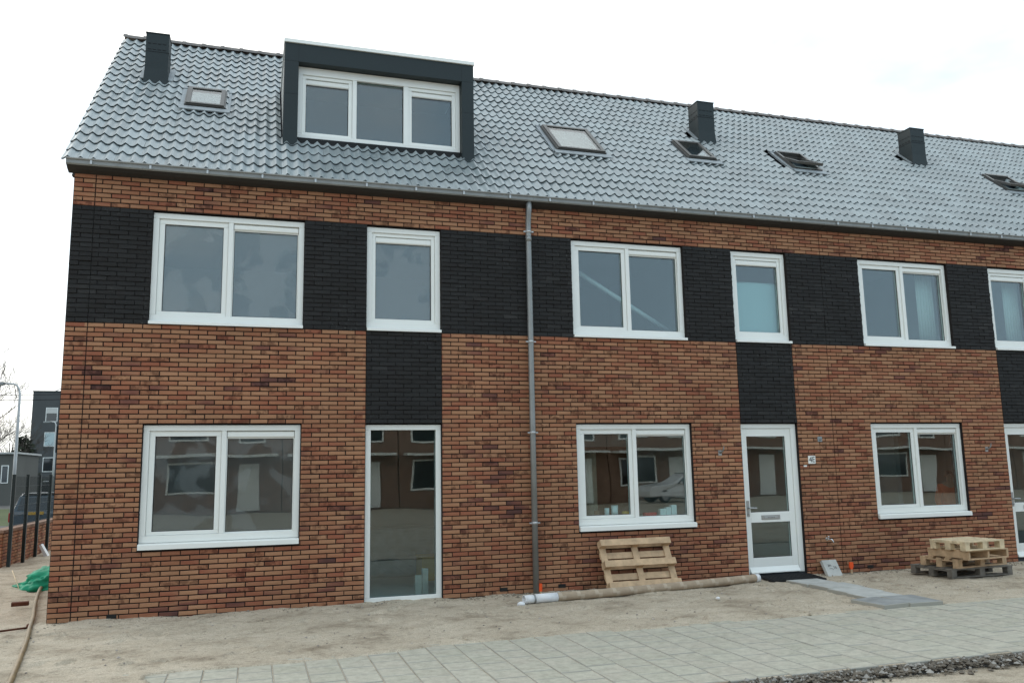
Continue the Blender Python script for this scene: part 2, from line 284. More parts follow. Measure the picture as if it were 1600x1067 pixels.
# ---------------------------------------------------------------- mesh helpers
def tag(o, label=None, cat=None, group=None, kind=None):
    for k, v in (('label', label), ('category', cat), ('group', group), ('kind', kind)):
        if v: o[k] = v
    return o
def empty(name, loc, label, cat, group=None):
    o = bpy.data.objects.new(name, None); COL.objects.link(o); o.location = loc; o.empty_display_size = .2
    return tag(o, label, cat, group)
def world_loc(p):
    v = Vector((0, 0, 0))
    while p is not None: v = v + Vector(p.location); p = p.parent
    return v
def link(name, me, parent=None, loc=(0, 0, 0)):
    o = bpy.data.objects.new(name, me); COL.objects.link(o); o.parent = parent; o.location = loc
    return o
class MB:
    """collects geometry in world coordinates (or local ones, for rotated things)"""
    def __init__(s): s.v = []; s.f = []; s.sm = []; s.mi = []
    def add(s, vs, fs, smooth=False):
        k = len(s.v); s.v += [tuple(q) for q in vs]; s.f += [tuple(i + k for i in f) for f in fs]; s.sm += [smooth] * len(fs); return s
    def box(s, x0, x1, y0, y1, z0, z1, M=None):
        vs = [(x, y, z) for z in (z0, z1) for y in (y0, y1) for x in (x0, x1)]
        if M is not None: vs = [M @ Vector(v) for v in vs]
        return s.add(vs, [(0, 2, 3, 1), (4, 5, 7, 6), (0, 1, 5, 4), (2, 6, 7, 3), (0, 4, 6, 2), (1, 3, 7, 5)])
    def ring(s, x0, x1, z0, z1, wl, wr, wb, wt, y0, y1):
        s.box(x0, x1, y0, y1, z0, z0 + wb); s.box(x0, x1, y0, y1, z1 - wt, z1)
        s.box(x0, x0 + wl, y0, y1, z0 + wb, z1 - wt); s.box(x1 - wr, x1, y0, y1, z0 + wb, z1 - wt); return s
    def tube(s, pts, r, n=10, caps=True, smooth=True):
        pts = [Vector(p) for p in pts]; rs = r if isinstance(r, (list, tuple)) else [r] * len(pts)
        vs = []; up = Vector((.013, .021, 1))
        for i, p in enumerate(pts):
            d = (pts[min(i + 1, len(pts) - 1)] - pts[max(i - 1, 0)]).normalized()
            a = d.cross(up if abs(d.z) < .95 else Vector((1, 0, .02))).normalized(); b = a.cross(d)
            vs += [p + (a * math.cos(2 * math.pi * j / n) + b * math.sin(2 * math.pi * j / n)) * rs[i] for j in range(n)]
        fs = []
        for i in range(len(pts) - 1):
            for j in range(n):
                a, b = i * n + j, i * n + (j + 1) % n; fs.append((a, a + n, b + n, b))
        s.add(vs, fs, smooth)
        if caps:
            k = len(s.v) - len(vs); s.f += [tuple(k + j for j in range(n)), tuple(k + len(vs) - 1 - j for j in range(n))]; s.sm += [False, False]
        return s
    def prism(s, poly, x0, x1, axis='x'):
        """polygon (a,b) extruded along an axis"""
        n = len(poly)
        f = {'x': lambda a, b, t: (t, a, b), 'y': lambda a, b, t: (a, t, b), 'z': lambda a, b, t: (a, b, t)}[axis]
        vs = [f(a, b, x0) for a, b in poly] + [f(a, b, x1) for a, b in poly]
        fs = [tuple(range(n - 1, -1, -1)), tuple(range(n, 2 * n))] + [(i, (i + 1) % n, n + (i + 1) % n, n + i) for i in range(n)]
        return s.add(vs, fs)
    def mesh(s, name, m, off=(0, 0, 0)):
        me = bpy.data.meshes.new(name); o = Vector(off)
        me.from_pydata([Vector(v) - o for v in s.v], [], s.f); me.polygons.foreach_set('use_smooth', s.sm)
        me.materials.append(MT[m] if isinstance(m, str) else m)
        if s.mi: me.materials.append(MT['paver_edge']); me.polygons.foreach_set('material_index', s.mi)
        bm = bmesh.new(); bm.from_mesh(me); bmesh.ops.recalc_face_normals(bm, faces=bm.faces); bm.to_mesh(me); bm.free()
        me.update(); return me
    def build(s, name, m, parent=None, bevel=0, local=False):
        off = (0, 0, 0) if (local or parent is None) else world_loc(parent)
        o = link(name, s.mesh(name, m, off), parent)
        if bevel:
            b = o.modifiers.new('bevel', 'BEVEL'); b.width = bevel; b.segments = 2; b.limit_method = 'ANGLE'; b.angle_limit = R(40)
        return o

# ---------------------------------------------------------------- ground
def ground_z(x, y):
    z = 0
    if y > 11: z -= .38 * min(1, (y - 11) / 4)
    return z
def sand_z(x, y):
    p = Vector((x, y, 0))
    z = .020 * noise.noise(p * .9) + .013 * noise.noise(p * 2.9 + Vector((5, 1, 0))) + .009 * noise.noise(p * 8) + .006 * noise.noise(p * 21)
    z += .03 * max(0, noise.noise(Vector((x * 2.2, y * 5, 3.3))) - .2)
    z -= .035 * max(0, noise.noise(Vector((x * 3.1 + 7, y * 6, 1.3))) - .3)
    return z
def sand_edge(x):
    e = -2.86 + .10 * noise.noise(Vector((x * .8, 1.7, 0))) + .05 * noise.noise(Vector((x * 3.3, 4.7, 0)))
    if x < 4.4: e -= .26 * min(1, (4.4 - x) / 1.8)
    x2 = x + .12 * noise.noise(Vector((0, x * 2, 3)))
    if x2 < 1.3: e -= 5 * (1.3 - x2) / .12
    return e
# base sheet to the horizon
mb = MB()
xs = [-900, -200, -60, -30, -12, 40, 120, 900]; ys = [-900, -200, -60, -5.4, 10.9, 11, 15, 60, 200, 900]
vs = [(x, y, ground_z(x, y) - .075) for y in ys for x in xs]; n = len(xs)
mb.add(vs, [(j * n + i, j * n + i + 1, (j + 1) * n + i + 1, (j + 1) * n + i) for j in range(len(ys) - 1) for i in range(n - 1)])
tag(mb.build('ground', 'asphalt'), 'flat grey ground reaching from the building site to the horizon', 'ground', kind='structure')
def grid(xs, ys, zf, name, m):
    n = len(xs); vs = [(x, y, zf(x, y)) for y in ys for x in xs]
    q = MB().add(vs, [(j * n + i, j * n + i + 1, (j + 1) * n + i + 1, (j + 1) * n + i) for j in range(len(ys) - 1) for i in range(n - 1)], True)
    return q.build(name, m)
def fr(a, b, st): k = max(1, int(round((b - a) / st))); return [a + (b - a) * i / k for i in range(k + 1)]
STEPS = []
_r = random.Random(21)
for k in range(170):
    STEPS.append((_r.uniform(-2.5, 15), _r.uniform(-2.75, -.3), _r.uniform(0, math.pi), _r.uniform(.012, .026)))
CELL = {}
for q_ in STEPS:
    for a_ in (-1, 0, 1):
        for b_ in (-1, 0, 1): CELL.setdefault((int(math.floor(q_[0] * 2)) + a_, int(math.floor(q_[1] * 2)) + b_), []).append(q_)
def prints(x, y):
    z = 0
    for sx, sy, sa, sd in CELL.get((int(math.floor(x * 2)), int(math.floor(y * 2))), ()):
        dx, dy = x - sx, y - sy; u = dx * math.cos(sa) + dy * math.sin(sa); v = -dx * math.sin(sa) + dy * math.cos(sa)
        d = math.hypot(u / .15, v / .065)
        if d < 1: z -= sd * (1 - d ** 4)
        elif d < 1.6: z += sd * .45 * (1.6 - d) / .6
    return z
def yard_z(x, y):
    z = sand_z(x, y) + ground_z(x, y) + prints(x, y)
    for ty in (-1.75, -2.35):   # barrow ruts
        z -= .016 * math.exp(-((y - ty - .12 * math.sin(x * .7)) / .05) ** 2) * max(0, noise.noise(Vector((x * .5, ty, 0))) + .25)
    if y > -.35 and x > -.1 and y < .3: z += .03 * (y + .35) * (1 + noise.noise(Vector((x * 3, 0, 9))))   # soil banked against the wall
    if x < -.1: z += .05 * max(0, min(1, (y - 2.3) / .9)) * (1 + .5 * noise.noise(Vector((x, y, 8))))
    e = sand_edge(x)
    if x + .25 * noise.noise(Vector((y * 2.3, 1, 4))) < 1.5: e = -9
    if y < e: z -= min(.09, (e - y) * 1.2)
    else: z += .014
    if 5 < x: z -= .008
    return z
tag(grid(fr(-3.2, 16.5, .035), fr(-5.35, .12, .03), yard_z, 'sand_yard', 'sand'), 'trampled bare sand strip in front of the new houses', 'sand', kind='structure')
def side_z(x, y): return sand_z(x, y) * 1.3 + ground_z(x, y) + .05 * max(0, min(1, (y - 2.3) / .9)) * (1 + .5 * noise.noise(Vector((x, y, 8))))
tag(grid(fr(-9, -.02, .07), fr(.12, 13.5, .07), side_z, 'sand_yard_beside_house', 'sand'), 'bare sand beside the end house running back to the low wall', 'sand', kind='structure')
tag(grid(fr(-9, -3.2, .12), fr(-5.35, .12, .12), lambda x, y: sand_z(x, y), 'sand_field', 'sand'), 'bare sand at the left edge beside the pavement', 'sand', kind='structure')
# construction road in the foreground
def road_z(x, y): return -.055 + .02 * noise.noise(Vector((x * .7, y * .7, 2))) + .012 * noise.noise(Vector((x * 4, y * 4, 2)))
tag(grid(fr(-30, 60, .25), fr(-29, -5.30, .16), road_z, 'construction_road', 'sand'), 'sandy unpaved construction road in front of the pavement', 'road', kind='structure')

# ---------------------------------------------------------------- pavement of concrete slabs
def slab_mesh(w, d, h, r):
    """a slab with chamfered top edge and slightly worn corners"""
    b = .006; q = MB(); j = lambda: r.uniform(-.002, .002)
    c = [(-w / 2, -d / 2), (w / 2, -d / 2), (w / 2, d / 2), (-w / 2, d / 2)]
    lo = [(x, y, -h) for x, y in c]; mi = [(x, y, -b) for x, y in c]
    to = [(x - math.copysign(b + j(), x), y - math.copysign(b + j(), y), 0) for x, y in c]
    fs = [(8, 9, 10, 11)]
    for k in range(4):
        m = (k + 1) % 4; fs += [(k, m, 4 + m, 4 + k), (4 + k, 4 + m, 8 + m, 8 + k)]
    q.add(lo + mi + to, fs); q.mi = [0] + [1] * 8; return q
pave = MB().box(PX0 - .1, 15.6, PY0 + .01, PY1 - .01, -.075, -.007).build('pavement', 'sand')
tag(pave, 'grey concrete slab pavement running along the sandy yard', 'pavement', kind='structure')
pm = [slab_mesh(PG - .009, PG - .009, .05, rnd).mesh('paver_slab', 'paver') for k in range(3)]
half = slab_mesh(PG - .009, PG / 2 - .009, .05, rnd).mesh('paver_half_slab', 'paver')
slots = []
for i in range(50):
    cx = PX0 + (i + .5) * PG
    y = PY1 + (PG / 2 if i % 2 else 0); first = True
    while y - .02 > PY0:
        y0 = max(PY0, y - PG); y1 = min(PY1, y)
        if y1 - y0 > .05: slots.append((cx, (y0 + y1) / 2, y1 - y0))
        y -= PG
def in_view(p, m=30):
    u, v = proj(p); return -m < u < 1600 + m and -m < v < 1067 + m
slots.sort(key=lambda s: (not in_view((s[0], s[1], 0)), (Vector((s[0], s[1], 0)) - CAMP).length))
rest = MB()
for k, (cx, cy, d) in enumerate(slots):
    z = .003 * noise.noise(Vector((cx, cy, 0)) * 1.3) + rnd.uniform(-.0025, .0025); M = Matrix.Translation((cx, cy, z)) @ Matrix.Rotation(rnd.uniform(-.006, .006), 4, 'Z') @ Matrix.Rotation(rnd.uniform(-.006, .006), 4, 'X')
    if k < 300:
        if d > PG * .9: me = rnd.choice(pm)
        elif abs(d - PG / 2) < .01: me = half
        else: me = slab_mesh(PG - .009, d - .009, .05, rnd).mesh('paver_cut_slab', 'paver')
        o = link('paver', me, pave); o.matrix_local = M
    else:
        q = slab_mesh(PG - .009, d - .009, .05, rnd); rest.add([M @ Vector(v) for v in q.v], q.f); rest.mi += q.mi
o = rest.build('paver_field', 'paver', pave); o['kind'] = 'stuff'

# ---------------------------------------------------------------- brick walls
H = .06; LB = .222; ZW = 2.355; ZB = ZW + 21 * H; ZT = ZB + 25 * H; ZTOP = ZW + 53 * H
def brick_geo(w, h, d, r):
    """brick seen from the front (front at y=0, body behind), rounded uneven arrises"""
    b = .005; j = lambda s=.0014: r.uniform(-s, s)
    c = [(0, 0), (w, 0), (w, h), (0, h)]
    back = [(x, d, z) for x, z in c]; mid = [(x + j(), b, z + j()) for x, z in c]
    sx = [1, -1, -1, 1]; sz = [1, 1, -1, -1]
    fro = [(c[k][0] + sx[k] * (b + j()), j(.0018), c[k][1] + sz[k] * (b * .8 + j(.001))) for k in range(4)]
    fs = [(8, 9, 10, 11)]
    for k in range(4):
        m = (k + 1) % 4; fs += [(k, m, 4 + m, 4 + k), (4 + k, 4 + m, 8 + m, 8 + k)]
    return back + mid + fro, fs
def lay(x0, x1, k0, k1, holes, black, joints, r):
    """list of (x, z, w, colour) bricks for rows k0..k1"""
    out = []
    for k in range(k0, k1):
        z = ZW + k * H
        cuts = {x0, x1, *joints}; solid = []
        hs = [(a, b) for a, b, za, zb in holes if za < z + H - .012 and zb > z + .012]
        for a, b in hs: cuts |= {a, b}
        for a, b, za, zb in black:
            if za - .01 < z < zb - .01: cuts |= {a, b}
        cuts = sorted(c for c in cuts if x0 - 1e-6 <= c <= x1 + 1e-6)
        for a, b in zip(cuts, cuts[1:]):
            if b - a < .015: continue
            m = (a + b) / 2
            if any(p < m < q for p, q in hs): continue
            bl = any(p - .001 < m < q + .001 and za - .01 < z < zb - .01 for p, q, za, zb in black)
            off = (k % 2) * LB / 2; i = math.floor((a - off) / LB); es = [a]
            while True:
                i += 1; e = i * LB + off
                if e >= b: break
                if e - a > .045 and b - e > .045: es.append(e)
            es.append(b)
            jt = .0115 if not bl else .0045
            for p, q in zip(es, es[1:]):
                out.append((p + jt / 2, z + (.006 if not bl else .0026) + r.uniform(-.0012, .0012), q - p - jt, bl))
    return out
BRK = {}
def brick_mesh(w, bl, r):
    key = (round(w, 3), bl, r.randrange(3))
    if key not in BRK:
        v, f = brick_geo(w, .0475 if not bl else .0548, .05, r); BRK[key] = MB().add(v, f).mesh('brick', 'brick_black' if bl else 'brick')
    return BRK[key]
def facade(root, x0, x1, holes, black, joints, seed):
    r = random.Random(seed)
    # mortar body with the openings left free
    cx = sorted({x0, x1, *[q for h in holes for q in h[:2]]}); cz = sorted({-.3, ZTOP + .03, *[q for h in holes for q in h[2:]]})
    inh = lambda x, z: any(a < x < b and c < z < d for a, b, c, d in holes)
    q = MB(); y0, y1 = .012, .30
    cell = lambda i, j: 0 <= i < len(cx) - 1 and 0 <= j < len(cz) - 1 and not inh((cx[i] + cx[i + 1]) / 2, (cz[j] + cz[j + 1]) / 2)
    for i in range(len(cx) - 1):
        for j in range(len(cz) - 1):
            if not cell(i, j): continue
            a, b, c, d = cx[i], cx[i + 1], cz[j], cz[j + 1]
            q.add([(a, y0, c), (b, y0, c), (b, y0, d), (a, y0, d)], [(0, 1, 2, 3)]); q.add([(a, y1, c), (b, y1, c), (b, y1, d), (a, y1, d)], [(3, 2, 1, 0)])
            for (di, dj), e in {(-1, 0): [(a, y0, c), (a, y0, d), (a, y1, d), (a, y1, c)], (1, 0): [(b, y0, c), (b, y1, c), (b, y1, d), (b, y0, d)],
                                (0, -1): [(a, y0, c), (a, y1, c), (b, y1, c), (b, y0, c)], (0, 1): [(a, y0, d), (b, y0, d), (b, y1, d), (a, y1, d)]}.items():
                if not cell(i + di, j + dj): q.add(e, [(0, 1, 2, 3)])
    wall = q.build('wall', 'mortar', root)
    bricks = lay(x0, x1, -41, 53, holes, black, joints, r)
    def size(b):
        x, z, w, bl = b
        c = (x + w / 2, 0, z + .025)
        if not in_view(c, -15): return 0
        p = proj((x, 0, z)); q2 = proj((x + w, 0, z + .05)); return abs((q2[0] - p[0]) * (q2[1] - p[1]))
    bricks.sort(key=lambda b: -size(b))
    wl = world_loc(wall); restm = {False: MB(), True: MB()}
    for k, (x, z, w, bl) in enumerate(bricks):
        yo = r.uniform(-.0025, .0015) * (2.6 if bl else 1)
        if k < 300:
            link('brick', brick_mesh(w, bl, r), wall, Vector((x, yo, z)) - wl)
        else:
            v, f = brick_geo(w, .0475 if not bl else .0548, .05, r); restm[bl].add([(a + x, b + yo, c + z) for a, b, c in v], f)
    for bl, nm in ((False, 'brickwork'), (True, 'black_brickwork')):
        if restm[bl].v:
            o = restm[bl].build(nm, 'brick_black' if bl else 'brick', wall); o['kind'] = 'stuff'
    return wall

# ---------------------------------------------------------------- windows and doors
FY = .055     # front of the frames behind the brick face
def pane(parent, x0, x1, z0, z1, y, m='glass', name='pane'):
    q = MB().box(x0, x1, y, y + .018, z0, z1); a, b, c = rnd.uniform(-.0008, .0008), rnd.uniform(-.0008, .0008), 0
    q.v = [(px, py + (a if px > x0 else -a) + (b if pz > z0 else -b) + (c if (px > x0) == (pz > z0) else 0), pz) for px, py, pz in q.v]
    MB().ring(x0, x1, z0, z1, .0105, .0105, .0105, .0105, y - .012, y - .004).build('gasket', 'anthracite_dark', parent)
    return q.build(name, m, parent)
def vent_strip(parent, x0, x1, z0, z1, y):
    p = [(y, z1), (y - .006, z1), (y - .030, z1 - .014), (y - .030, z0 + .012), (y - .014, z0), (y, z0)]
    return MB().prism(p, x0, x1).build('vent_grille', 'white_aluminium', parent, .002)
def sill(parent, x0, x1, z0, z1):
    p = [(FY + .03, z0 + .01), (-.035, z0), (-.035, z1 - .018), (-.030, z1 - .012), (FY + .03, z1)]
    return MB().prism(p, x0 + .004, x1 - .004).build('sill', 'white_aluminium', parent, .002)
def window(root, x0, x1, zb, zt, kind, hs=.08, glass='glass', name='window'):
    """zb is the underside of the sill, zt the lintel"""
    a, b, t = x0 + .004, x1 - .004, zt - .016; z = zb + hs if hs else zb
    w = MB().ring(a, b, z, t, .072, .072, .085 if kind != 'tall' else .075, .072, FY, FY + .11)
    if kind == 'double':
        m0 = a + (b - a) * .486; w.box(m0, m0 + .062, FY + .004, FY + .11, z + .085, t - .072)
    o = w.build(name, 'white_pvc', root, .004)
    if kind == 'double':
        sx0, sx1, sz0, sz1 = a + .074, m0 - .002, z + .087, t - .074
        MB().ring(sx0, sx1, sz0, sz1, .066, .06, .045, .066, FY + .022, FY + .09).build('sash', 'white_pvc', o, .004)
        pane(o, sx0 + .062, sx1 - .056, sz0 + .041, sz1 - .062, FY + .05, glass)
        rx0, rx1 = m0 + .062, b - .072
        vent_strip(o, rx0 + .006, rx1 - .006, t - .072 - .088, t - .072 - .004, FY + .05)
        MB().ring(rx0 + .001, rx1 - .001, z + .086, t - .161, .012, .012, .012, .012, FY + .045, FY + .085).build('glazing_bead', 'white_pvc', o)
        pane(o, rx0 + .008, rx1 - .008, z + .093, t - .168, FY + .06, glass)
    elif kind == 'narrow':
        sx0, sx1, sz0, sz1 = a + .074, b - .074, z + .087, t - .074
        MB().ring(sx0, sx1, sz0, sz1, .05, .05, .045, .05, FY + .022, FY + .09).build('sash', 'white_pvc', o, .004)
        vent_strip(o, sx0 + .053, sx1 - .053, sz1 - .14, sz1 - .053, FY + .055)
        pane(o, sx0 + .046, sx1 - .046, sz0 + .041, sz1 - .13, FY + .06, glass)
    else:
        pane(o, a + .066, b - .066, z + .069, t - .066, FY + .05, glass)
    if hs: sill(o, x0, x1, zb + .002, z - .002)
    return o
def door(root, x0, x1):
    a, b, t = x0 + .004, x1 - .004, ZW - .016; z = .075
    w = MB(); w.box(a, b, FY, FY + .11, t - .066, t); w.box(a, a + .04, FY, FY + .11, z, t - .066); w.box(b - .09, b, FY, FY + .11, z, t - .066)
    d = w.build('front_door', 'white_pvc', root, .004)
    l0, l1, y = a + .043, b - .093, FY + .018
    q = MB(); gl = (l0 + .075, l1 - .095)
    q.box(l0, l0 + .08, y, y + .06, z + .01, t - .07); q.box(l1 - .10, l1, y, y + .06, z + .01, t - .07)
    for z0, z1 in ((t - .19, t - .07), (.835, .99), (z + .01, .31)): q.box(l0 + .08, l1 - .10, y, y + .06, z0, z1)
    q.build('door_leaf', 'white_pvc', d, .003)
    for z0, z1 in ((.985, t - .185), (.305, .84)): pane(d, gl[0], gl[1], z0, z1, y + .025)
    MB().prism([(y, .175), (y - .05, .10), (y - .05, .085), (y, .085)], l0 + .004, l1 - .004).build('weather_bar', 'white_pvc', d, .003)
    MB().box(x0 + .002, x1 - .002, FY - .01, FY + .13, -.08, z - .003).build('threshold', 'stone_sill', d)
    hx = l0 + .035
    h = MB().box(hx - .022, hx + .022, y - .012, y - .001, .93, 1.17); h.tube([(hx, y - .012, 1.06), (hx, y - .06, 1.06), (hx + .03, y - .065, 1.06), (hx + .12, y - .06, 1.055)], .011); h.tube([(hx, y - .012, .97), (hx, y - .03, .97)], .016)
    h.build('handle', 'steel', d, .003)
    cx = (gl[0] + gl[1]) / 2
    s = MB().box(cx - .165, cx + .165, y - .010, y - .001, .875, .945).build('mail_slot', 'steel', d, .004)
    MB().box(cx - .12, cx + .12, y - .016, y - .0105, .895, .925).build('mail_flap', 'zinc_bright', s, .002)
    for k in range(5): MB().box(cx - .06 + k * .026, cx - .044 + k * .026, y - .0175, y - .0163, .905, .912).build('embossed_mark', 'ink', s)
    return d

# ---------------------------------------------------------------- roof
TH = math.atan2(9.24 - 5.70, 3.69 + .17); CT, ST = math.cos(TH), math.sin(TH)
GA = .2905; TWD = .2965; NR = 19; TX0 = -.128
E0 = Vector((0, -.17, 5.70)) - .064 * Vector((0, -ST, CT))
def rp(x, s, n): return Vector((x, E0.y + s * CT - n * ST, E0.z + s * ST + n * CT))
def rs_at(y): return (y + .17) / CT
def tile_geo(r=None):
    ns = 12; prof = []
    for i in range(ns + 1):
        ph = 2 * math.pi * (i / 6) ; u = .5 + .5 * math.cos(ph - .0 - math.pi / 1 * 1.0 + math.pi * .0 - .35 * math.sin(ph))
        prof.append((TWD * i / ns, .044 * u ** 1.15))
    ln = GA + .055; vs = []; fs = []; t = .021
    for x, h in prof: vs.append((x, 0, h))                 # underside of the front lip
    for x, h in prof: vs.append((x, 0, h + t))             # front lip top
    k = len(vs)
    for x, h in prof: vs.append((x, .0, h + t))
    for x, h in prof: vs.append((x, ln, h + t - t * ln / GA))
    m = ns + 1; lip = []; top = []
    for i in range(ns): lip.append((i, i + 1, m + i + 1, m + i)); top.append((k + i, k + i + 1, k + m + i + 1, k + m + i))
    return vs, lip, top
def make_tile_mesh():
    v, lip, top = tile_geo(); q = MB(); q.add(v, lip, False); q.f += [tuple(f) for f in top]; q.sm += [True] * len(top)
    me = bpy.data.meshes.new('roof_tile'); me.from_pydata(q.v, [], q.f); me.polygons.foreach_set('use_smooth', q.sm); me.materials.append(MT['roof_tile']); me.materials.append(MT['tile_lip_shade']); me.polygons.foreach_set('material_index', [1] * len(lip) + [0] * len(top)); me.update(); return me
TILE = make_tile_mesh(); TV, TL, TT = tile_geo()
RROT = Matrix.Rotation(TH, 4, 'X')
SMAX = GA * NR + .01
def roof(root, c0, c1, blocked, seed):
    r = random.Random(seed); xa, xb = TX0 + c0 * TWD, TX0 + c1 * TWD
    # roof body: boarded deck of both slopes
    ridge = rp(0, SMAX + .06, -.06); q = MB()
    p = [(rp(0, .03, -.03).y, rp(0, .03, -.03).z), (ridge.y, ridge.z), (ridge.y * 2 + .17, rp(0, .03, -.03).z), (ridge.y * 2 + .17, rp(0, .03, -.03).z - .12), (ridge.y, ridge.z - .16), (rp(0, .03, -.03).y + .12, rp(0, .03, -.03).z - .02)]
    n = len(p); x0, x1 = xa + (.10 if c0 == 0 else .0), xb
    q.add([(x0, *a) for a in p] + [(x1, *a) for a in p], [(i, (i + 1) % n, n + (i + 1) % n, n + i) for i in range(n)])
    body = q.build('roof', 'ridge_roll', root); wl = world_loc(body)
    cells = []
    for k in range(NR):
        for c in range(c0, c1):
            x = TX0 + c * TWD; s = k * GA
            parts = [(x, x + TWD)]
            if any(a < x + TWD * .52 and b > x + TWD * .48 and sa < s + GA * .55 and sb > s + GA * .45 for a, b, sa, sb in blocked): continue
            cells.append((x, s))
    def size(c):
        if not in_view(rp(c[0] + .15, c[1] + .15, .05), -8): return 0
        a = proj(rp(c[0], c[1], .05)); b = proj(rp(c[0] + TWD, c[1], .05)); d = proj(rp(c[0], c[1] + GA, .05))
        return abs((b[0] - a[0]) * (d[1] - a[1]) - (b[1] - a[1]) * (d[0] - a[0]))
    cells.sort(key=lambda c: -size(c)); rest = MB()
    for k, (x, s) in enumerate(cells):
        M = Matrix.Translation(rp(x + r.uniform(-.002, .002), s + r.uniform(-.004, .004), r.uniform(-.001, .003))) @ RROT @ Matrix.Rotation(r.uniform(-.009, .009), 4, 'Z') @ Matrix.Rotation(r.uniform(-.008, .008), 4, 'Y')
        if k < 300:
            o = link('roof_tile', TILE, body); M2 = M.copy(); M2.translation = M.translation - wl; o.matrix_local = M2
        else:
            vv = [M @ Vector(v) for v in TV]; b0 = len(rest.v); rest.v += [tuple(v) for v in vv]
            for f in TL: rest.f.append(tuple(b0 + i for i in f)); rest.sm.append(False)
            for f in TT: rest.f.append(tuple(b0 + i for i in f)); rest.sm.append(True)
    if rest.v:
        me = bpy.data.meshes.new('roof_tile_field'); me.from_pydata([Vector(v) - wl for v in rest.v], [], rest.f); me.polygons.foreach_set('use_smooth', rest.sm); me.materials.append(MT['roof_tile']); me.materials.append(MT['tile_lip_shade']); me.polygons.foreach_set('material_index', [0 if q_ else 1 for q_ in rest.sm]); me.update()
        link('roof_tile_field', me, body)['kind'] = 'stuff'
    # ridge tiles
    rc = rp(0, SMAX + .03, 0); x = xa; RL = .3365
    nrt = int(round((xb - xa) / RL)); RL = (xb - xa) / nrt
    q = MB(); m = 9; prof = [(math.cos(math.pi * (i / (m - 1))) * .115, math.sin(math.pi * (i / (m - 1))) * .10) for i in range(m)]
    ys = [(0, 1.0), (.06, 1.0), (.0601, .90), (RL + .03, .86)]
    q.add([(xx, -a * k2, b * k2) for xx, k2 in ys for a, b in prof], [(j * m + i, j * m + i + 1, (j + 1) * m + i + 1, (j + 1) * m + i) for j in range(3) for i in range(m - 1)], True)
    q.add([(0, -a, b) for a, b in prof] + [(0, -a * .8, b * .8) for a, b in prof], [(i, i + 1, m + i + 1, m + i) for i in range(m - 1)])
    rme = q.mesh('ridge_tile', 'ridge')
    for i in range(nrt):
        link('ridge_tile', rme, body, Vector((xa + i * RL, rc.y + .03, rc.z + .015 + r.uniform(-.003, .003))) - wl)
    return body
def gutter(root, x0, x1, brk, end=False):
    p = [(-.02, 5.665), (-.185, 5.662), (-.20, 5.668), (-.206, 5.658), (-.20, 5.645), (-.186, 5.645), (-.180, 5.60), (-.165, 5.585), (-.02, 5.585)]
    g = MB().prism(p, x0, x1).build('gutter', 'zinc', root)
    MB().prism([(-.012, 5.664), (-.164, 5.583), (-.10, 5.552), (.006, 5.528), (.006, 5.664)], x0 + .003, x1 - .002).build('soffit', 'soffit', g)
    x = x0 + brk
    while x < x1 - .05:
        MB().box(x - .012, x + .012, -.209, -.183, 5.594, 5.640).build('bracket', 'zinc_bright', g); x += .689
    return g
def skylight(root, x0, x1, y0, y1, opened=0):
    s0, s1 = rs_at(y0), rs_at(y1); M = Matrix.Translation(rp(0, 0, 0)) @ RROT
    T = lambda q: [M @ Vector(v) for v in q]
    def local(b): b.v = [tuple(M @ Vector(v)) for v in b.v]; return b
    b = MB(); h = .085; w = .055
    b.box(x0, x0 + w, s0, s1, -.02, h); b.box(x1 - w, x1, s0, s1, -.02, h); b.box(x0 + w, x1 - w, s0, s0 + w, -.02, h); b.box(x0 + w, x1 - w, s1 - w, s1, -.02, h + .012)
    o = local(b).build('skylight', 'skylight_frame', root, .003)
    f = MB(); f.box(x0 - .07, x0 - .002, s0 - .02, s1 + .05, .0, .035); f.box(x1 + .002, x1 + .07, s0 - .02, s1 + .05, .0, .035)
    f.box(x0 - .07, x1 + .07, s0 - .15, s0 - .022, .05, .066); f.box(x0 - .07, x1 + .07, s1 + .052, s1 + .12, .0, .045)
    local(f).build('flashing', 'lead', o)
    sm = (s0 + s1) / 2; Rm = Matrix.Translation((0, sm, h)) @ Matrix.Rotation(-opened, 4, 'X') @ Matrix.Translation((0, -sm, -h))
    def sash(b): b.v = [tuple(M @ (Rm @ Vector(v))) for v in b.v]; return b
    a0, a1, c0, c1 = x0 + w * .35, x1 - w * .35, s0 + w * .3, s1 - w * .3
    b = MB(); k = .062; b.box(a0, a0 + k, c0, c1, h - .03, h + .022); b.box(a1 - k, a1, c0, c1, h - .03, h + .022); b.box(a0 + k, a1 - k, c0, c0 + k * .8, h - .03, h + .022); b.box(a0 + k, a1 - k, c1 - k, c1, h - .03, h + .022)
    sash(b).build('sash', 'skylight_frame', o, .003)
    sash(MB().box(a0 + k - .004, a1 - k + .004, c0 + k * .8 - .004, c1 - k + .004, h - .012, h + .006)).build('pane', 'glass', o)
    b = MB(); b.box(x0 + w, x1 - w, s0 + w, s1 - w, -.10, -.09)
    local(b).build('blind_or_sheen_sheet', 'sky_sheen_sheet', o)  # sheet added close under the glass to brighten the pane like reflected sky
    return o
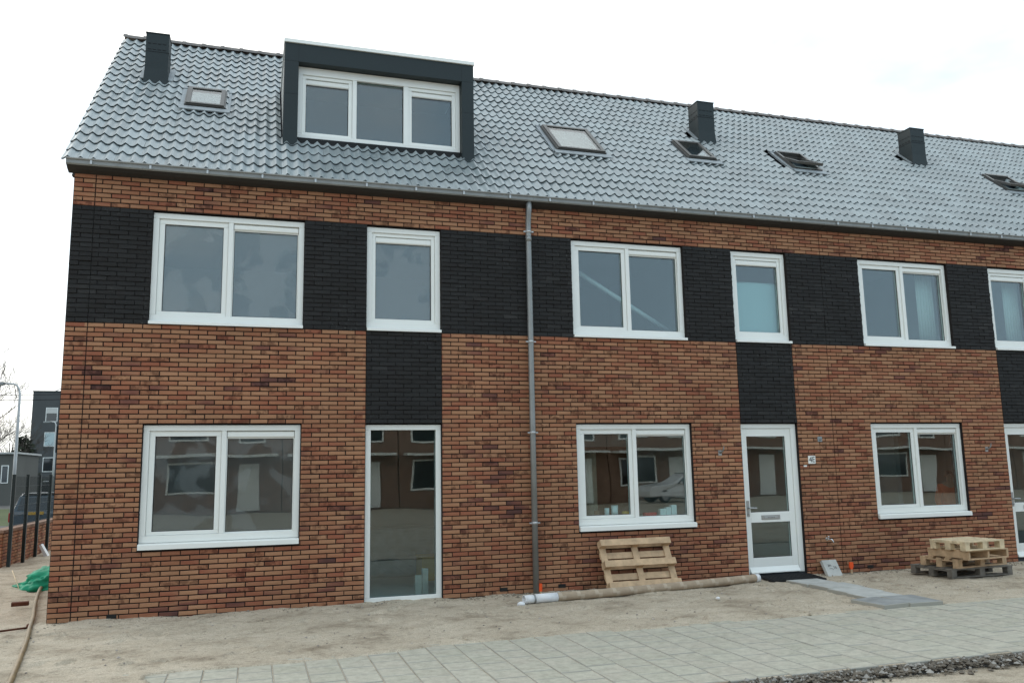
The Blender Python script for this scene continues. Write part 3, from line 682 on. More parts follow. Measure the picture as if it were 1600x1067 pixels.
def roof_vent(root, x0, x1):
    w = x1 - x0; yf, yb, zt = 2.30, 2.66, 8.735
    zs = [7.70, 7.95, 8.15, zt]; fl = [.028, .012, 0, 0]
    q = MB(); vs = []
    for z, f in zip(zs, fl): vs += [(x0 - f, yf - f, z), (x1 + f, yf - f, z), (x1 + f, yb, z), (x0 - f, yb, z)]
    fs = [(12, 13, 14, 15)] + [(k * 4 + i, k * 4 + (i + 1) % 4, k * 4 + 4 + (i + 1) % 4, k * 4 + 4 + i) for k in range(3) for i in range(4)]
    o = q.add(vs, fs).build('roof_vent', 'anthracite', root, .004)
    MB().box(x0 - .008, x1 + .008, yf - .008, yb + .008, zt + .001, zt + .02).build('cap', 'anthracite', o, .003)
    for zz in (8.56, 8.46):
        for k in range(4):
            a = x0 + .03 + k * (w - .05) / 4; MB().box(a, a + w * .15, yf - .004, yf + .01, zz, zz + .012).build('vent_slot', 'anthracite_dark', o)
            b = yf + .03 + k * .085; MB().box(x0 - .004, x0 + .01, b, b + .055, zz, zz + .012).build('vent_slot', 'anthracite_dark', o)
    MB().box(x0 - .004, x1 + .004, yf - .004, yb, 8.425, 8.432).build('seam', 'anthracite_dark', o)
    f = MB(); s0 = rs_at(yf) + .0; M = Matrix.Translation(rp(0, 0, 0)) @ RROT
    f.box(x0 - .07, x1 + .08, s0, rs_at(yb) + .1, .05, .066); f.v = [tuple(M @ Vector(v)) for v in f.v]
    f.build('flashing', 'lead', o)
    return o
def dormer(root):
    yf, yw, yb = .72, .86, 2.62; x0, x1 = 2.56, 5.45; z0, zt = 6.44, 8.05; zi = 7.765; xi0, xi1 = 2.765, 5.258
    q = MB(); q.box(x0, xi0, yf, yw + .1, z0, zi); q.box(xi1, x1, yf, yw + .1, z0, zi); q.box(x0, x1, yf, yw + .1, zi, zt)
    o = q.build('dormer', 'anthracite', root, .004)
    for a in (xi0, xi1): MB().box(a - .003 if a < 4 else a, a if a < 4 else a + .003, yf - .0015, yf + .002, zi, zt - .002).build('panel_seam', 'anthracite_dark', o)
    for zz in (7.25,): 
        MB().box(x0 + .002, xi0 - .002, yf - .0015, yf + .002, zz, zz + .003).build('panel_seam', 'anthracite_dark', o); MB().box(xi1 + .002, x1 - .002, yf - .0015, yf + .002, zz, zz + .003).build('panel_seam', 'anthracite_dark', o)
    # cheeks run back into the roof
    for nm, a, b, m in (('cheek', x0 + .004, x0 + .05, 'cheek'), ('cheek', x1 - .05, x1 - .004, 'anthracite')):
        MB().prism([(yw + .1, z0 - .1), (yw + .1, zt), (yb, zt), (yb, zt - .3)], a, b).build(nm, m, o)
    MB().box(x0 + .004, x1 - .004, yw + .1, yb, zt - .05, zt + .03).build('flat_roof', 'lead', o)
    MB().prism([(yf - .022, zt + .004), (yf - .022, zt + .058), (yf + .05, zt + .058), (yf + .05, zt + .004)], x0 - .012, x1 + .012).build('roof_trim', 'white_aluminium', o, .003)
    MB().box(x0 - .012, x0 + .05, yf + .051, yb - .1, zt + .03, zt + .056).build('roof_trim', 'white_aluminium', o, .003)
    MB().box(xi0 + .002, xi1 - .002, yf + .09, yw + .1, 6.40, 6.622).build('apron', 'anthracite_dark', o)
    zb, zu = 6.628, 7.760; q = MB().ring(xi0 + .003, xi1 - .003, zb, zu, .065, .065, .075, .12, yw, yw + .11)
    for a, b in ((3.575, 3.640), (4.362, 4.440)): q.box(a, b, yw + .004, yw + .11, zb + .075, zu - .12)
    fr_ = q.build('window_frame', 'white_pvc', o, .004)
    for a, b in ((xi0 + .07, 3.573), (4.442, xi1 - .07)):
        MB().ring(a, b, zb + .077, zu - .122, .05, .055, .035, .05, yw + .022, yw + .09).build('sash', 'white_pvc', o, .004)
        vent_strip(o, a + .045, b - .05, zu - .26, zu - .176, yw + .06)
        pane(o, a + .046, b - .05, zb + .108, zu - .25, yw + .06)
    pane(o, 3.636, 4.366, zb + .071, zu - .116, yw + .06)
    # dim attic room behind the panes
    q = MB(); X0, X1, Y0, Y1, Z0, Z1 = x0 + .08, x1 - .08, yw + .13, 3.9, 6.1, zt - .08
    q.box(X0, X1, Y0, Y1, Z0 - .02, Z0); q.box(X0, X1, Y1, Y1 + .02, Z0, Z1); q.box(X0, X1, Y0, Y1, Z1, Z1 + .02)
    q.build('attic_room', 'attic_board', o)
    return o

# ---------------------------------------------------------------- the terrace
HX = [0, TX0 + 21 * TWD - .06, 11.145, 16.29, 21.44]
CC = [0, 21, 38, 55, 73]
NAMES = ['brick end house with a dark box dormer and full-height glazed panel, left of the downpipe',
         'middle brick house with the white door marked 4E and a large closed skylight',
         'brick house right of house 4E, behind the stack of pallets, with a cut-off door',
         'house at the far right of which only roof and an open skylight show']
OPEN = [dict(win=(.947, 2.863), nar=(3.705, 4.75)), dict(win=(6.74, 8.606), nar=(9.463, 10.481)), dict(win=(11.887, 13.75), nar=(14.66, 15.68)), dict(win=(17.03, 18.9), nar=(19.8, 20.82))]
houses = []
for i in range(4):
    root = empty('terraced_house', (HX[i], 0, 0), NAMES[i], 'house', 'new terraced houses in one row'); houses.append(root)
    x0, x1 = HX[i], HX[i + 1]; w0, w1 = OPEN[i]['win']; n0, n1 = OPEN[i]['nar']
    low0 = -.015 if i == 0 else -.09
    holes = [(w0, w1, .815, ZW), (w0, w1, ZB, ZT), (n0, n1, low0, ZW), (n0, n1, ZB, ZT)]
    black = [(x0, x1, ZB, ZT), (n0, n1, ZW, ZB)]
    facade(root, x0, x1, holes, black, [.255] if i == 0 else [], 11 + i)
    gf = 'glass_filmed' if i == 0 else 'glass'
    window(root, w0, w1, .815, ZW, 'double', glass='glass_dusty' if i == 0 else 'glass'); window(root, w0, w1, ZB, ZT, 'double', .055, gf); window(root, n0, n1, ZB, ZT, 'narrow', .055, gf)
    if i == 0: window(root, n0, n1, 0, ZW, 'tall', 0, name='glazed_panel')
    else: door(root, n0, n1)
    # rooms: floors, party walls, back wall and a hall partition
    q = MB(); yb = 8.0
    q.box(x0 + .1, x1 - .1, .31, yb, -.1, .012); q.box(x0 + .1, x1 - .1, .302, yb, 2.62, 2.86); q.box(x0 + .1, x1 - .1, .302, yb, 5.40, 5.5)
    q.box(x0 + .02, x0 + .1, .302, yb, -.1, 5.5); q.box(x1 - .1, x1 - .02, .302, yb, -.1, 5.5); ra, rb = ((3.7, 5.7), (6.4, 9.3), (11.6, 14.6), (16.8, 19.8))[i]; q.box(x0 + .02, x1 - .02, yb, yb + .2, 2.4, 5.5); q.box(x0 + .02, ra, yb, yb + .2, -.1, 2.4); q.box(rb, x1 - .02, yb, yb + .2, -.1, 2.4)  # rear opening added out of sight to let daylight into the rooms
    q.box(n0 - .22, n0 - .12, 1.2 if i < 2 else 2.4, 4.4, .012, 2.62); q.box(n0 - .22, n0 - .12, .31, 4.4, 2.86, 5.40); q.box(x0 + .1, x1 - .1, 4.4, 4.5, 2.86, 5.40); q.box(n0 - .12, x1 - .1, 4.4, 4.5, .012, 2.62)
    q.build('interior', 'plaster', root)
    # roof
    bl = []
    if i == 0: bl = [(2.50, 5.50, rs_at(.86), rs_at(2.52)), (.44, .82, rs_at(2.36), rs_at(2.62)), (1.08, 1.76, rs_at(1.52), rs_at(2.12))]
    if i == 1: bl = [(7.02, 8.0, rs_at(1.3), rs_at(2.12)), (9.6, 10.28, rs_at(1.48), rs_at(2.1)), (10.36, 10.75, rs_at(2.36), rs_at(2.62))]
    if i == 2: bl = [(11.86, 12.56, rs_at(1.5), rs_at(2.1)), (15.44, 15.86, rs_at(2.36), rs_at(2.62))]
    if i == 3: bl = [(17.04, 17.8, rs_at(1.5), rs_at(2.1))]
    roof(root, CC[i], CC[i + 1], bl, 31 + i)
    gutter(root, TX0 + .06 if i == 0 else TX0 + CC[i] * TWD + .001, TX0 + CC[i + 1] * TWD - .001, .29 if i == 0 else .25)
# skylights, vents, dormer
skylight(houses[0], 1.13, 1.72, 1.52, 2.10)
skylight(houses[1], 7.06, 7.96, 1.30, 2.12); skylight(houses[1], 9.65, 10.24, 1.48, 2.08)
skylight(houses[2], 11.92, 12.53, 1.50, 2.10, R(14)); skylight(houses[3], 17.08, 17.78, 1.50, 2.10, R(14))
roof_vent(houses[0], .455, .80); roof_vent(houses[1], 10.375, 10.735); roof_vent(houses[2], 15.465, 15.83)
dormer(houses[0])
# gable wall of the end house
def gable():
    yb = 2 * rp(0, SMAX, 0).y + .1; zr = rp(0, SMAX, -.1).z; ze = 5.52
    q = MB().prism([(.006, -.3), (yb - .2, -.3), (yb - .2, ze), ((yb) / 2, zr - .12), (.006, ze)], .012, .019); g = q.build('gable_wall', 'mortar', houses[0])
    r = random.Random(5); m = MB()
    for b in lay(.06, yb - .25, -41, 116, [], [(0, 9, ZB, ZT)], [], r):
        y, z, w, bl = b
        lim = (zr - z - .2) / math.tan(TH) if z > ze else 99
        if z > ze and abs(y + w / 2 - yb / 2) > lim: continue
        v, f = brick_geo(w, .05, .02, r); m.add([(c[1] - .0005, y + c[0], z + c[2]) for c in v], f)
    m.build('gable_brickwork', 'brick_gable', g)['kind'] = 'stuff'
    MB().prism([(.006, 5.5), (yb / 2, zr - .05), (yb / 2, zr - .17), (.10, 5.5)], -.03, .03).build('verge_board', 'soffit', houses[0])
gable()
# downpipe between the end house and house 4E
dpx = 6.045
q = MB().tube([(dpx, -.12, 5.58), (dpx, -.12, 5.48), (dpx, -.10, 5.40), (dpx, -.075, 5.30), (dpx, -.07, 5.2), (dpx, -.07, 2.4), (dpx, -.07, -.12)], .041, 16)
dp = q.build('downpipe', 'zinc', houses[0])
for z in (5.13, 3.50, 2.20, .95):
    b = MB().tube([(dpx, -.07, z), (dpx, -.07, z + .035)], .045, 16); b.box(dpx - .075, dpx - .044, -.085, -.06, z + .008, z + .026); b.box(dpx + .044, dpx + .075, -.085, -.06, z + .008, z + .026); b.box(dpx - .01, dpx + .01, -.026, .01, z + .01, z + .024)
    b.build('pipe_clamp', 'zinc_bright', dp)
MB().tube([(dpx, -.07, 5.0), (dpx, -.07, 5.08)], .0445, 16).build('pipe_collar', 'zinc', dp)
# small fittings on the facade
def wall_vent(h, x, z):
    o = MB().box(x - .055, x + .055, -.004, .02, z - .022, z + .028).build('wall_vent', 'anthracite_dark', houses[h])
    for k in range(3): MB().box(x - .05, x + .05, -.007, -.0045, z - .018 + k * .016, z - .012 + k * .016).build('slat', 'soffit', o)
for h, x, z in ((0, .70, .055), (0, 5.60, .085), (1, 6.45, .085), (2, 11.65, .085)): wall_vent(h, x, z)
for h, x in ((1, 9.07), (2, 14.22)):
    o = MB().box(x - .03, x + .025, -.006, .01, 1.86, 1.94).build('cable_outlet', 'steel', houses[h])
    MB().tube([(x, -.004, 1.90), (x + .01, -.05, 1.92), (x + .025, -.07, 1.96), (x + .03, -.075, 2.0)], [.014, .013, .011, .008]).build('cable_end', 'zinc', o)
o = MB().box(10.84, 10.92, -.007, .01, 2.055, 2.135).build('cable_outlet', 'lead', houses[1]); MB().tube([(10.88, -.006, 2.09), (10.885, -.03, 2.085)], .012).build('cable_end', 'zinc', o)
num = MB().box(10.635, 10.765, -.012, .004, 1.712, 1.836).build('house_number', 'white_aluminium', houses[1], .002)
cu = bpy.data.curves.new('digits', 'FONT'); cu.body = '4E'; cu.size = .125; cu.align_x = 'CENTER'; cu.align_y = 'CENTER'; cu.extrude = .001
to = bpy.data.objects.new('tmp', cu); COL.objects.link(to); dg = bpy.context.evaluated_depsgraph_get(); dg.update(); tme = bpy.data.meshes.new_from_object(to.evaluated_get(dg)); bpy.data.objects.remove(to)
tme.materials.clear(); tme.materials.append(MT['ink']); t = link('digits', tme, num, Vector((10.70, -.0145, 1.774)) - world_loc(num)); t.rotation_euler = (R(90), 0, 0); t.scale = (.86, 1, 1)
MB().box(10.545, 10.60, -.01, .004, 1.665, 1.69).build('doorbell', 'white_aluminium', houses[1], .003)
q = MB().tube([(10.876, .01, .55), (10.876, -.06, .55)], .013); q.tube([(10.876, -.05, .55), (10.90, -.09, .545), (10.912, -.105, .51), (10.912, -.105, .49)], .011); q.tube([(10.86, -.045, .585), (10.89, -.045, .585)], .012); q.tube([(10.876, .0, .55), (10.876, -.008, .55)], .028)
q.build('garden_tap', 'chrome', houses[1])

# ---------------------------------------------------------------- things indoors
q = MB().box(6.8, 8.5, .13, .30, .985 - .03, .988).build('window_board', 'white_pvc', houses[1])
def cup(x, y, z, r, h, m, label, name='paper_cup', cat='cup'):
    b = MB().tube([(x, y, z), (x, y, z + h)], [r * .9, r], 14); b.tube([(x, y, z + h * .97), (x, y, z + h)], r * 1.06, 14); o = b.build(name, m); return tag(o, label, cat)
zb_ = .9885
cup(7.265, .22, zb_, .035, .135, 'cup_white', 'smaller white cup on the window board behind the left pane of house 4E')
cup(7.39, .22, zb_, .052, .17, 'cup_white', 'larger white cylinder on the window board next to the centre post of house 4E')
cup(7.10, .22, zb_, .038, .10, 'brown_panel', 'brown lidded jar at the left end of the window board', 'jar', 'jar')
b = MB().prism([(7.50, zb_), (7.62, zb_), (7.62, zb_ + .075), (7.53, zb_ + .085)], .17, .26, 'y').build('yellow_box', 'yellow_plastic'); tag(b, 'small yellow carton on the window board beside the centre post', 'carton')
b = MB().box(7.86, 8.05, .17, .27, zb_, zb_ + .05).build('red_tray', 'red_plastic', None, .008); tag(b, 'flat red tray on the window board behind the right pane', 'tray')
for k, (x, h, w, lb) in enumerate(((8.165, .095, .05, 'lowest white carton of three in the right pane of house 4E'), (8.255, .115, .04, 'middle white carton of three in the right pane of house 4E'), (8.345, .145, .045, 'tallest white carton of three in the right pane of house 4E'))):
    b = MB().box(x - w, x + w - .002, .18, .25, zb_, zb_ + h); b.box(x - w + .004, x + w - .006, .178, .252, zb_ + h, zb_ + h + .004)
    tag(b.build('carton', 'cup_white', None, .003), lb, 'carton', 'white cartons on the window board')
q = MB().tube([(7.30, .9, .012), (7.30, .9, 1.95)], .10, 18); q.tube([(7.30, .9, 1.951), (7.30, .9, 1.953)], .045, 12)
tag(q.build('carpet_roll', 'cardboard'), 'beige roll standing upright inside house 4E behind the left pane', 'roll')
q = MB().box(8.0, 9.1, 3.2, 3.26, .012, 2.1); q.box(8.05, 9.05, 3.185, 3.199, .1, 2.0)
tag(q.build('brown_door_panel', 'brown_panel'), 'brown board leaning indoors behind the front window of house 4E', 'board')
# diagonal white bar upstairs
q = MB().tube([(6.75, .62, 4.95), (8.95, .62, 3.68)], .036, 12)
q.tube([(6.75, .62, 4.95), (6.72, .62, 4.967)], .05, 12); q.tube([(8.95, .62, 3.68), (8.97, .62, 3.668)], .05, 12)
tag(q.build('diagonal_bar', 'cup_white'), 'white diagonal bar seen through the upstairs double window of house 4E', 'bar')
q = MB().box(9.56, 10.39, .20, .215, 3.66, 4.62); q.tube([(9.56, .207, 4.625), (10.39, .207, 4.625)], .013)
tag(q.build('window_screen', 'frosted'), 'pale blue-green screen covering the lower part of the narrow upstairs window above door 4E', 'screen')
def curtain(x0, x1, z0, z1, label):
    n = 26; vs = []
    for z in (z0, z1):
        for k in range(n + 1): x = x0 + (x1 - x0) * k / n; vs.append((x, .33 + .018 * math.sin(k * 1.5), z))
    q = MB().add(vs, [(k, k + 1, n + 2 + k, n + 1 + k) for k in range(n)], True)
    o = q.build('curtain', 'curtain'); m = o.modifiers.new('thick', 'SOLIDIFY'); m.thickness = .004; return tag(o, label, 'curtain')
curtain(13.35, 13.72, 3.66, 5.05, 'pale curtain at the right side of the upstairs double window beside the cut-off window')
curtain(15.3, 15.66, 3.66, 5.05, 'pale curtain in the upstairs window cut by the right edge')
q = MB().box(4.44, 4.53, .34, .40, .012, .30); q.box(4.54, 4.62, .34, .42, .012, .38)
tag(q.build('plasterboard_offcuts', 'concrete'), 'white offcuts standing inside the glazed panel at its lower right corner', 'offcut')
def clutter(x, y, w, d, h, m, label, name, cat):
    b = MB().box(x - w / 2, x + w / 2, y - d / 2, y + d / 2, .012, h); b.box(x - w / 2 - .01, x + w / 2 + .01, y - d / 2 - .01, y + d / 2 + .01, h, h + .03)
    tag(b.build(name, m, None, .005), label, cat)
clutter(4.55, 3.1, 1.3, .8, .75, 'lead', 'grey crate deep inside behind the glazed panel', 'storage_crate', 'crate')
clutter(5.1, 2.2, .5, .5, .35, 'yellow_plastic', 'low yellow crate indoors behind the glazed panel', 'storage_crate', 'crate')

# worker indoors
def skin_mesh(name, verts, edges, radii, m, parent, loc, rot=0, sub=2):
    me = bpy.data.meshes.new(name); me.from_pydata(verts, edges, []); me.materials.append(MT[m])
    o = link(name, me, parent, loc); o.rotation_euler = (0, 0, rot)
    md = o.modifiers.new('skin', 'SKIN'); md.use_smooth_shade = True
    for i, rr in enumerate(radii): me.skin_vertices[0].data[i].radius = (rr, rr) if not isinstance(rr, tuple) else rr
    me.skin_vertices[0].data[0].use_root = True
    s = o.modifiers.new('sub', 'SUBSURF'); s.levels = sub; s.render_levels = sub
    return o
def person(loc, rot, label):
    # pelvis 0, spine 1, chest 2, neck 3, skull 4, crown 5; arms, legs
    V = [(0, 0, .95), (0, 0, 1.12), (0, -.02, 1.34), (0, -.03, 1.50), (0, -.06, 1.60), (0, -.055, 1.71),
         (.18, -.01, 1.42), (.23, .02, 1.14), (.15, -.18, .98), (.11, -.25, .97), (-.18, -.01, 1.42), (-.24, .02, 1.14), (-.19, -.16, .97), (-.16, -.23, .95),
         (.10, 0, .90), (.11, -.02, .50), (.11, .02, .09), (.12, -.13, .04), (-.10, 0, .90), (-.12, -.01, .50), (-.12, .03, .09), (-.13, -.12, .04)]
    E = [(0, 1), (1, 2), (2, 3), (3, 4), (4, 5), (2, 6), (6, 7), (7, 8), (8, 9), (2, 10), (10, 11), (11, 12), (12, 13), (0, 14), (14, 15), (15, 16), (16, 17), (0, 18), (18, 19), (19, 20), (20, 21)]
    rad = [(.15, .11), (.14, .10), (.16, .11), .055, (.075, .092), (.055, .07), .065, .048, .034, .03, .065, .048, .034, .03, .085, .06, .045, .04, .085, .06, .045, .04]
    body = skin_mesh('person', V, E, rad, 'skin', None, loc, rot); tag(body, label, 'person')
    jv = [0, 1, 2, 6, 7, 8, 10, 11, 12]
    JV = [(0, 0, .86), (0, 0, 1.12), (0, -.015, 1.36), (.19, -.01, 1.425), (.24, .02, 1.14), (.17, -.15, 1.0), (-.19, -.01, 1.425), (-.25, .02, 1.14), (-.20, -.13, .99)]
    skin_mesh('jacket', JV, [(0, 1), (1, 2), (2, 3), (3, 4), (4, 5), (2, 6), (6, 7), (7, 8)], [(.185, .145), (.175, .135), (.185, .135), .085, .07, .055, .085, .07, .055], 'orange_fabric', body, (0, 0, 0))
    TV_ = [(0, 0, .93), (.10, 0, .86), (.11, -.02, .50), (.11, .02, .12), (-.10, 0, .86), (-.12, -.01, .50), (-.12, .03, .12)]
    skin_mesh('trousers', TV_, [(0, 1), (1, 2), (2, 3), (0, 4), (4, 5), (5, 6)], [(.165, .125), .105, .08, .07, .105, .08, .07], 'dark_fabric', body, (0, 0, 0))
    skin_mesh('hair', [(0, -.02, 1.63), (0, -.035, 1.70), (0, -.05, 1.755)], [(0, 1), (1, 2)], [(.082, .075), (.088, .09), (.05, .06)], 'hair', body, (0, 0, 0))
    bm = MB()
    for s in (-1, 1):   # gloves with separate fingers
        bx, by, bz = (.11, -.25, .97) if s > 0 else (-.16, -.23, .95)
        for k in range(4): bm.tube([(bx + (k - 1.5) * .018, by, bz), (bx + (k - 1.5) * .02, by - .05, bz - .008), (bx + (k - 1.5) * .02, by - .075 + abs(k - 1.4) * .008, bz - .035)], [.010, .009, .007], 7)
        bm.tube([(bx - s * .02, by + .02, bz), (bx - s * .05, by - .015, bz), (bx - s * .045, by - .045, bz - .015)], [.011, .010, .008], 7)
        bm.box(bx - .035, bx + .035, by - .01, by + .05, bz - .012, bz + .012)
    bm.build('fingers', 'skin', body, 0, True)
    f = MB()   # nose, eyes, ears
    f.add([(-.012, -.135, 1.625), (.012, -.135, 1.625), (0, -.165, 1.63), (0, -.135, 1.67)], [(0, 1, 2), (1, 3, 2), (3, 0, 2)]); 
    for s in (-1, 1): f.tube([(s * .078, -.055, 1.62), (s * .085, -.045, 1.66)], .014, 7)
    f.build('face_features', 'skin', body, 0, True)
    e = MB()
    for s in (-1, 1): e.tube([(s * .03 - .010, -.138, 1.665), (s * .03 + .010, -.138, 1.665)], .007, 7)
    e.box(-.022, .022, -.142, -.13, 1.592, 1.598); e.build('eyes_and_mouth', 'ink', body, 0, True)
    body.scale = (.86, .86, .88)
    return body
person((14.1, .76, .012), R(-25), 'worker in an orange jacket standing indoors behind the right pane, above the pallet stack')

# ---------------------------------------------------------------- pallets
def pallet(name, loc, rz, w, d, m, label, style='block', tilt=None):
    root = empty(name, loc, label, 'pallet', 'wooden pallets'); r = random.Random(hash(label) % 1000 if False else len(label))
    root.rotation_euler = tilt if tilt else (0, 0, rz); h = .135
    def bd(nm, x0, x1, y0, y1, z0, z1):
        j = lambda: r.uniform(-.003, .003); q = MB(); q.box(x0 + j(), x1 + j(), y0, y1, z0, z1); return q.build(nm, m, root, .003, True)
    n = 5 if style != 'wide' else 6; bw = .092 if d < .75 else .11
    for k in range(n):
        c = -d / 2 + bw / 2 + k * (d - bw) / (n - 1); bd('deck_board', -w / 2, w / 2, c - bw / 2, c + bw / 2, h - .02, h)
    if style == 'stringer':
        for k in range(3):
            c = (-w / 2 + .022) + k * (w / 2 - .022); bd('stringer', c - .02, c + .02, -d / 2, d / 2, .021, h - .021)
    else:
        for a in range(3):
            cx = (-w / 2 + .05) + a * (w / 2 - .05)
            bd('cross_board', cx - .048, cx + .048, -d / 2 + .001, d / 2 - .001, h - .040, h - .0205)
            for b in range(3):
                cy = (-d / 2 + .05) + b * (d / 2 - .05); bd('block', cx - .046, cx + .046, cy - .048, cy + .048, .0205, h - .0405)
    for b in range(3):
        cy = (-d / 2 + .05) + b * (d / 2 - .05); bd('bottom_board', -w / 2 + .002, w / 2 - .002, cy - .048, cy + .048, 0, .02)
    return root
h_ = .137
pallet('pallet', (12.64, -.80, .015), R(1), 1.16, .80, 'grey_wood', 'grey weathered pallet at the bottom of the pallet stack')
pallet('pallet', (12.66, -.84, .015 + h_), R(7), 1.06, .66, 'pine', 'light pine pallet second from the bottom of the stack')
pallet('pallet', (12.56, -1.04, .015 + 2 * h_), R(6), .84, .70, 'pine', 'pallet with solid side beams, second from the top of the stack', 'stringer')
pallet('pallet', (12.46, -1.14, .015 + 3 * h_), R(5), .80, .62, 'pale_wood', 'pale slatted pallet on top of the stack')
# leaning pallet: underside towards the street
lean = R(28)
pallet('pallet', (7.54, -.293, .39), 0, 1.10, .72, 'pine', 'pine pallet leaning on its edge against the wall under the window of house 4E', tilt=(-R(90) - lean, 0, 0))
bpy.context.view_layer.update()

# ---------------------------------------------------------------- things on the sand
# cardboard tube
A, B = Vector((5.62, -.83, .065)), Vector((9.43, -.285, .07)); d = (B - A).normalized()
tb = empty('cardboard_tube', A, 'long brown cardboard tube lying on the sand in front of the leaning pallet', 'tube')
q = MB(); r0 = .057; n = 20; up = Vector((0, 0, 1)); a = d.cross(up).normalized(); b = a.cross(d); NS = 60; LN = (B - A).length; i0 = .48
pt = lambda s, th, rr: A + d * s + (a * math.cos(th) + b * math.sin(th)) * rr + Vector((0, 0, -.012 * math.sin(math.pi * s / LN)))
body, light = MB(), MB()
for k in range(NS):
    s0, s1 = i0 + (LN - .07 - i0) * k / NS, i0 + (LN - .07 - i0) * (k + 1) / NS
    for j in range(n):
        t0, t1 = 2 * math.pi * j / n, 2 * math.pi * (j + 1) / n
        w = ((k + j * 5 / n * 1.0) % 5) < 1.1
        (light if w else body).add([pt(s0, t0, r0), pt(s1, t0, r0), pt(s1, t1, r0), pt(s0, t1, r0)], [(0, 1, 2, 3)], True)
body.build('tube_wall', 'cardboard', tb); light.build('spiral_seam', 'cardboard_light', tb)
def sleeve(s0, s1, ro, ri, m, nm, cap=False):
    q = MB(); k = 4; pr = [(s0, ri), (s0, ro), (s1, ro), (s1, ri)]
    vs = [pt(s, 2 * math.pi * j / n, rr) for s, rr in pr for j in range(n)]
    fs = [(i * n + j, i * n + (j + 1) % n, ((i + 1) % 4) * n + (j + 1) % n, ((i + 1) % 4) * n + j) for i in range(4) for j in range(n)]
    if cap: fs.append(tuple(3 * n + j for j in range(n)))
    return q.add(vs, fs, True).build(nm, m, tb)
sleeve(.0, .16, .054, .046, 'paper', 'tube_end'); sleeve(.13, .15, .058, .050, 'zinc', 'tape')
lbl = sleeve(.16, .475, .0585, .050, 'paper', 'paper_label'); sleeve(LN - .075, LN - .01, .059, .05, 'paper', 'end_cap', True)
for k in range(3): 
    q = MB(); s0 = .23 + k * .03
    for e in range(1): q.add([pt(s0, 2.05, .0592), pt(s0 + .018, 2.05, .0592), pt(s0 + .018, 2.75, .0592), pt(s0, 2.75, .0592)], [(0, 1, 2, 3)])
    q.build('printed_line', 'lead', lbl)
def stone(name, c, s, m, label, cat, seed, group=None):
    bm = bmesh.new(); bmesh.ops.create_icosphere(bm, subdivisions=2, radius=1); o3 = Vector((seed, seed * .7, 1))
    for v in bm.verts: v.co = Vector((v.co.x * s[0], v.co.y * s[1], v.co.z * s[2])) * (1 + .28 * noise.noise(v.co * 1.3 + o3))
    me = bpy.data.meshes.new(name); bm.to_mesh(me); bm.free(); me.materials.append(MT[m]); me.polygons.foreach_set('use_smooth', [True] * len(me.polygons))
    o = link(name, me, None, c); o.rotation_euler.z = seed; return tag(o, label, cat, group)
stone('stone', (5.56, -.90, .025), (.055, .04, .03), 'paper', 'pale stone at the left end of the cardboard tube', 'stone', 3.1)
stone('stone', (6.32, -.22, .02), (.045, .035, .028), 'concrete', 'small grey stone between the orange stake and the leaning pallet', 'stone', 5.2)
stone('stone', (8.05, -1.45, .02), (.03, .025, .02), 'paper', 'tiny white stone on the sand below the middle of the cardboard tube', 'stone', 7.9)
# stakes
q = MB().box(-.012, .012, -.008, .008, -.03, .04).build('stick', 'pine', None); 
def stake(x, y, h, label, paddle):
    root = empty('marker_stake', (x, y, 0), label, 'stake', 'orange marker stakes')
    MB().box(-.013, .013, -.009, .009, -.05, h * .45).build('stick', 'pine', root, 0, True)
    if paddle: p = [(-.014, h * .42), (.014, h * .42), (.034, h * .62), (.036, h * .98), (.02, h), (-.03, h), (-.036, h * .62)]
    else: p = [(-.022, h * .3), (.022, h * .3), (.025, h * .95), (.016, h), (-.02, h)]
    MB().prism(p, -.011, .011, 'y').build('painted_head', 'orange_paint', root, .002, True)
bpy.data.objects.remove(q)
stake(6.10, -.09, .15, 'orange-topped stake at the foot of the downpipe', False); stake(11.21, -.10, .19, 'orange paddle stake beside the leaning concrete slab', True)
# leaning slab with pencilled notes
sl = empty('concrete_slab', (10.83, -.19, .0), 'square concrete slab with scribbled writing leaning on the wall beside door 4E', 'slab'); sl.rotation_euler = (R(-31), 0, R(3))
MB().box(-.135, .135, -.025, .03, 0, .265).build('slab', 'concrete', sl, .004, True)
def stroke(pts, r_=.003):
    q = MB(); q.tube([(x, -.026, z) for x, z in pts], r_, 5); q.build('pencil_mark', 'ink', sl, 0, True)
stroke([(-.055, .19), (-.055, .15)]); stroke([(-.035, .19), (-.035, .15)]); stroke([(-.058, .172), (-.02, .176)]); stroke([(-.018, .19), (-.005, .165), (-.02, .15)])
stroke([(.02, .15), (.045, .155), (.03, .12), (.045, .115)]); stroke([(.06, .15), (.062, .118), (.078, .12), (.076, .15), (.06, .15)]); stroke([(-.06, .12), (-.01, .125), (.01, .10)])
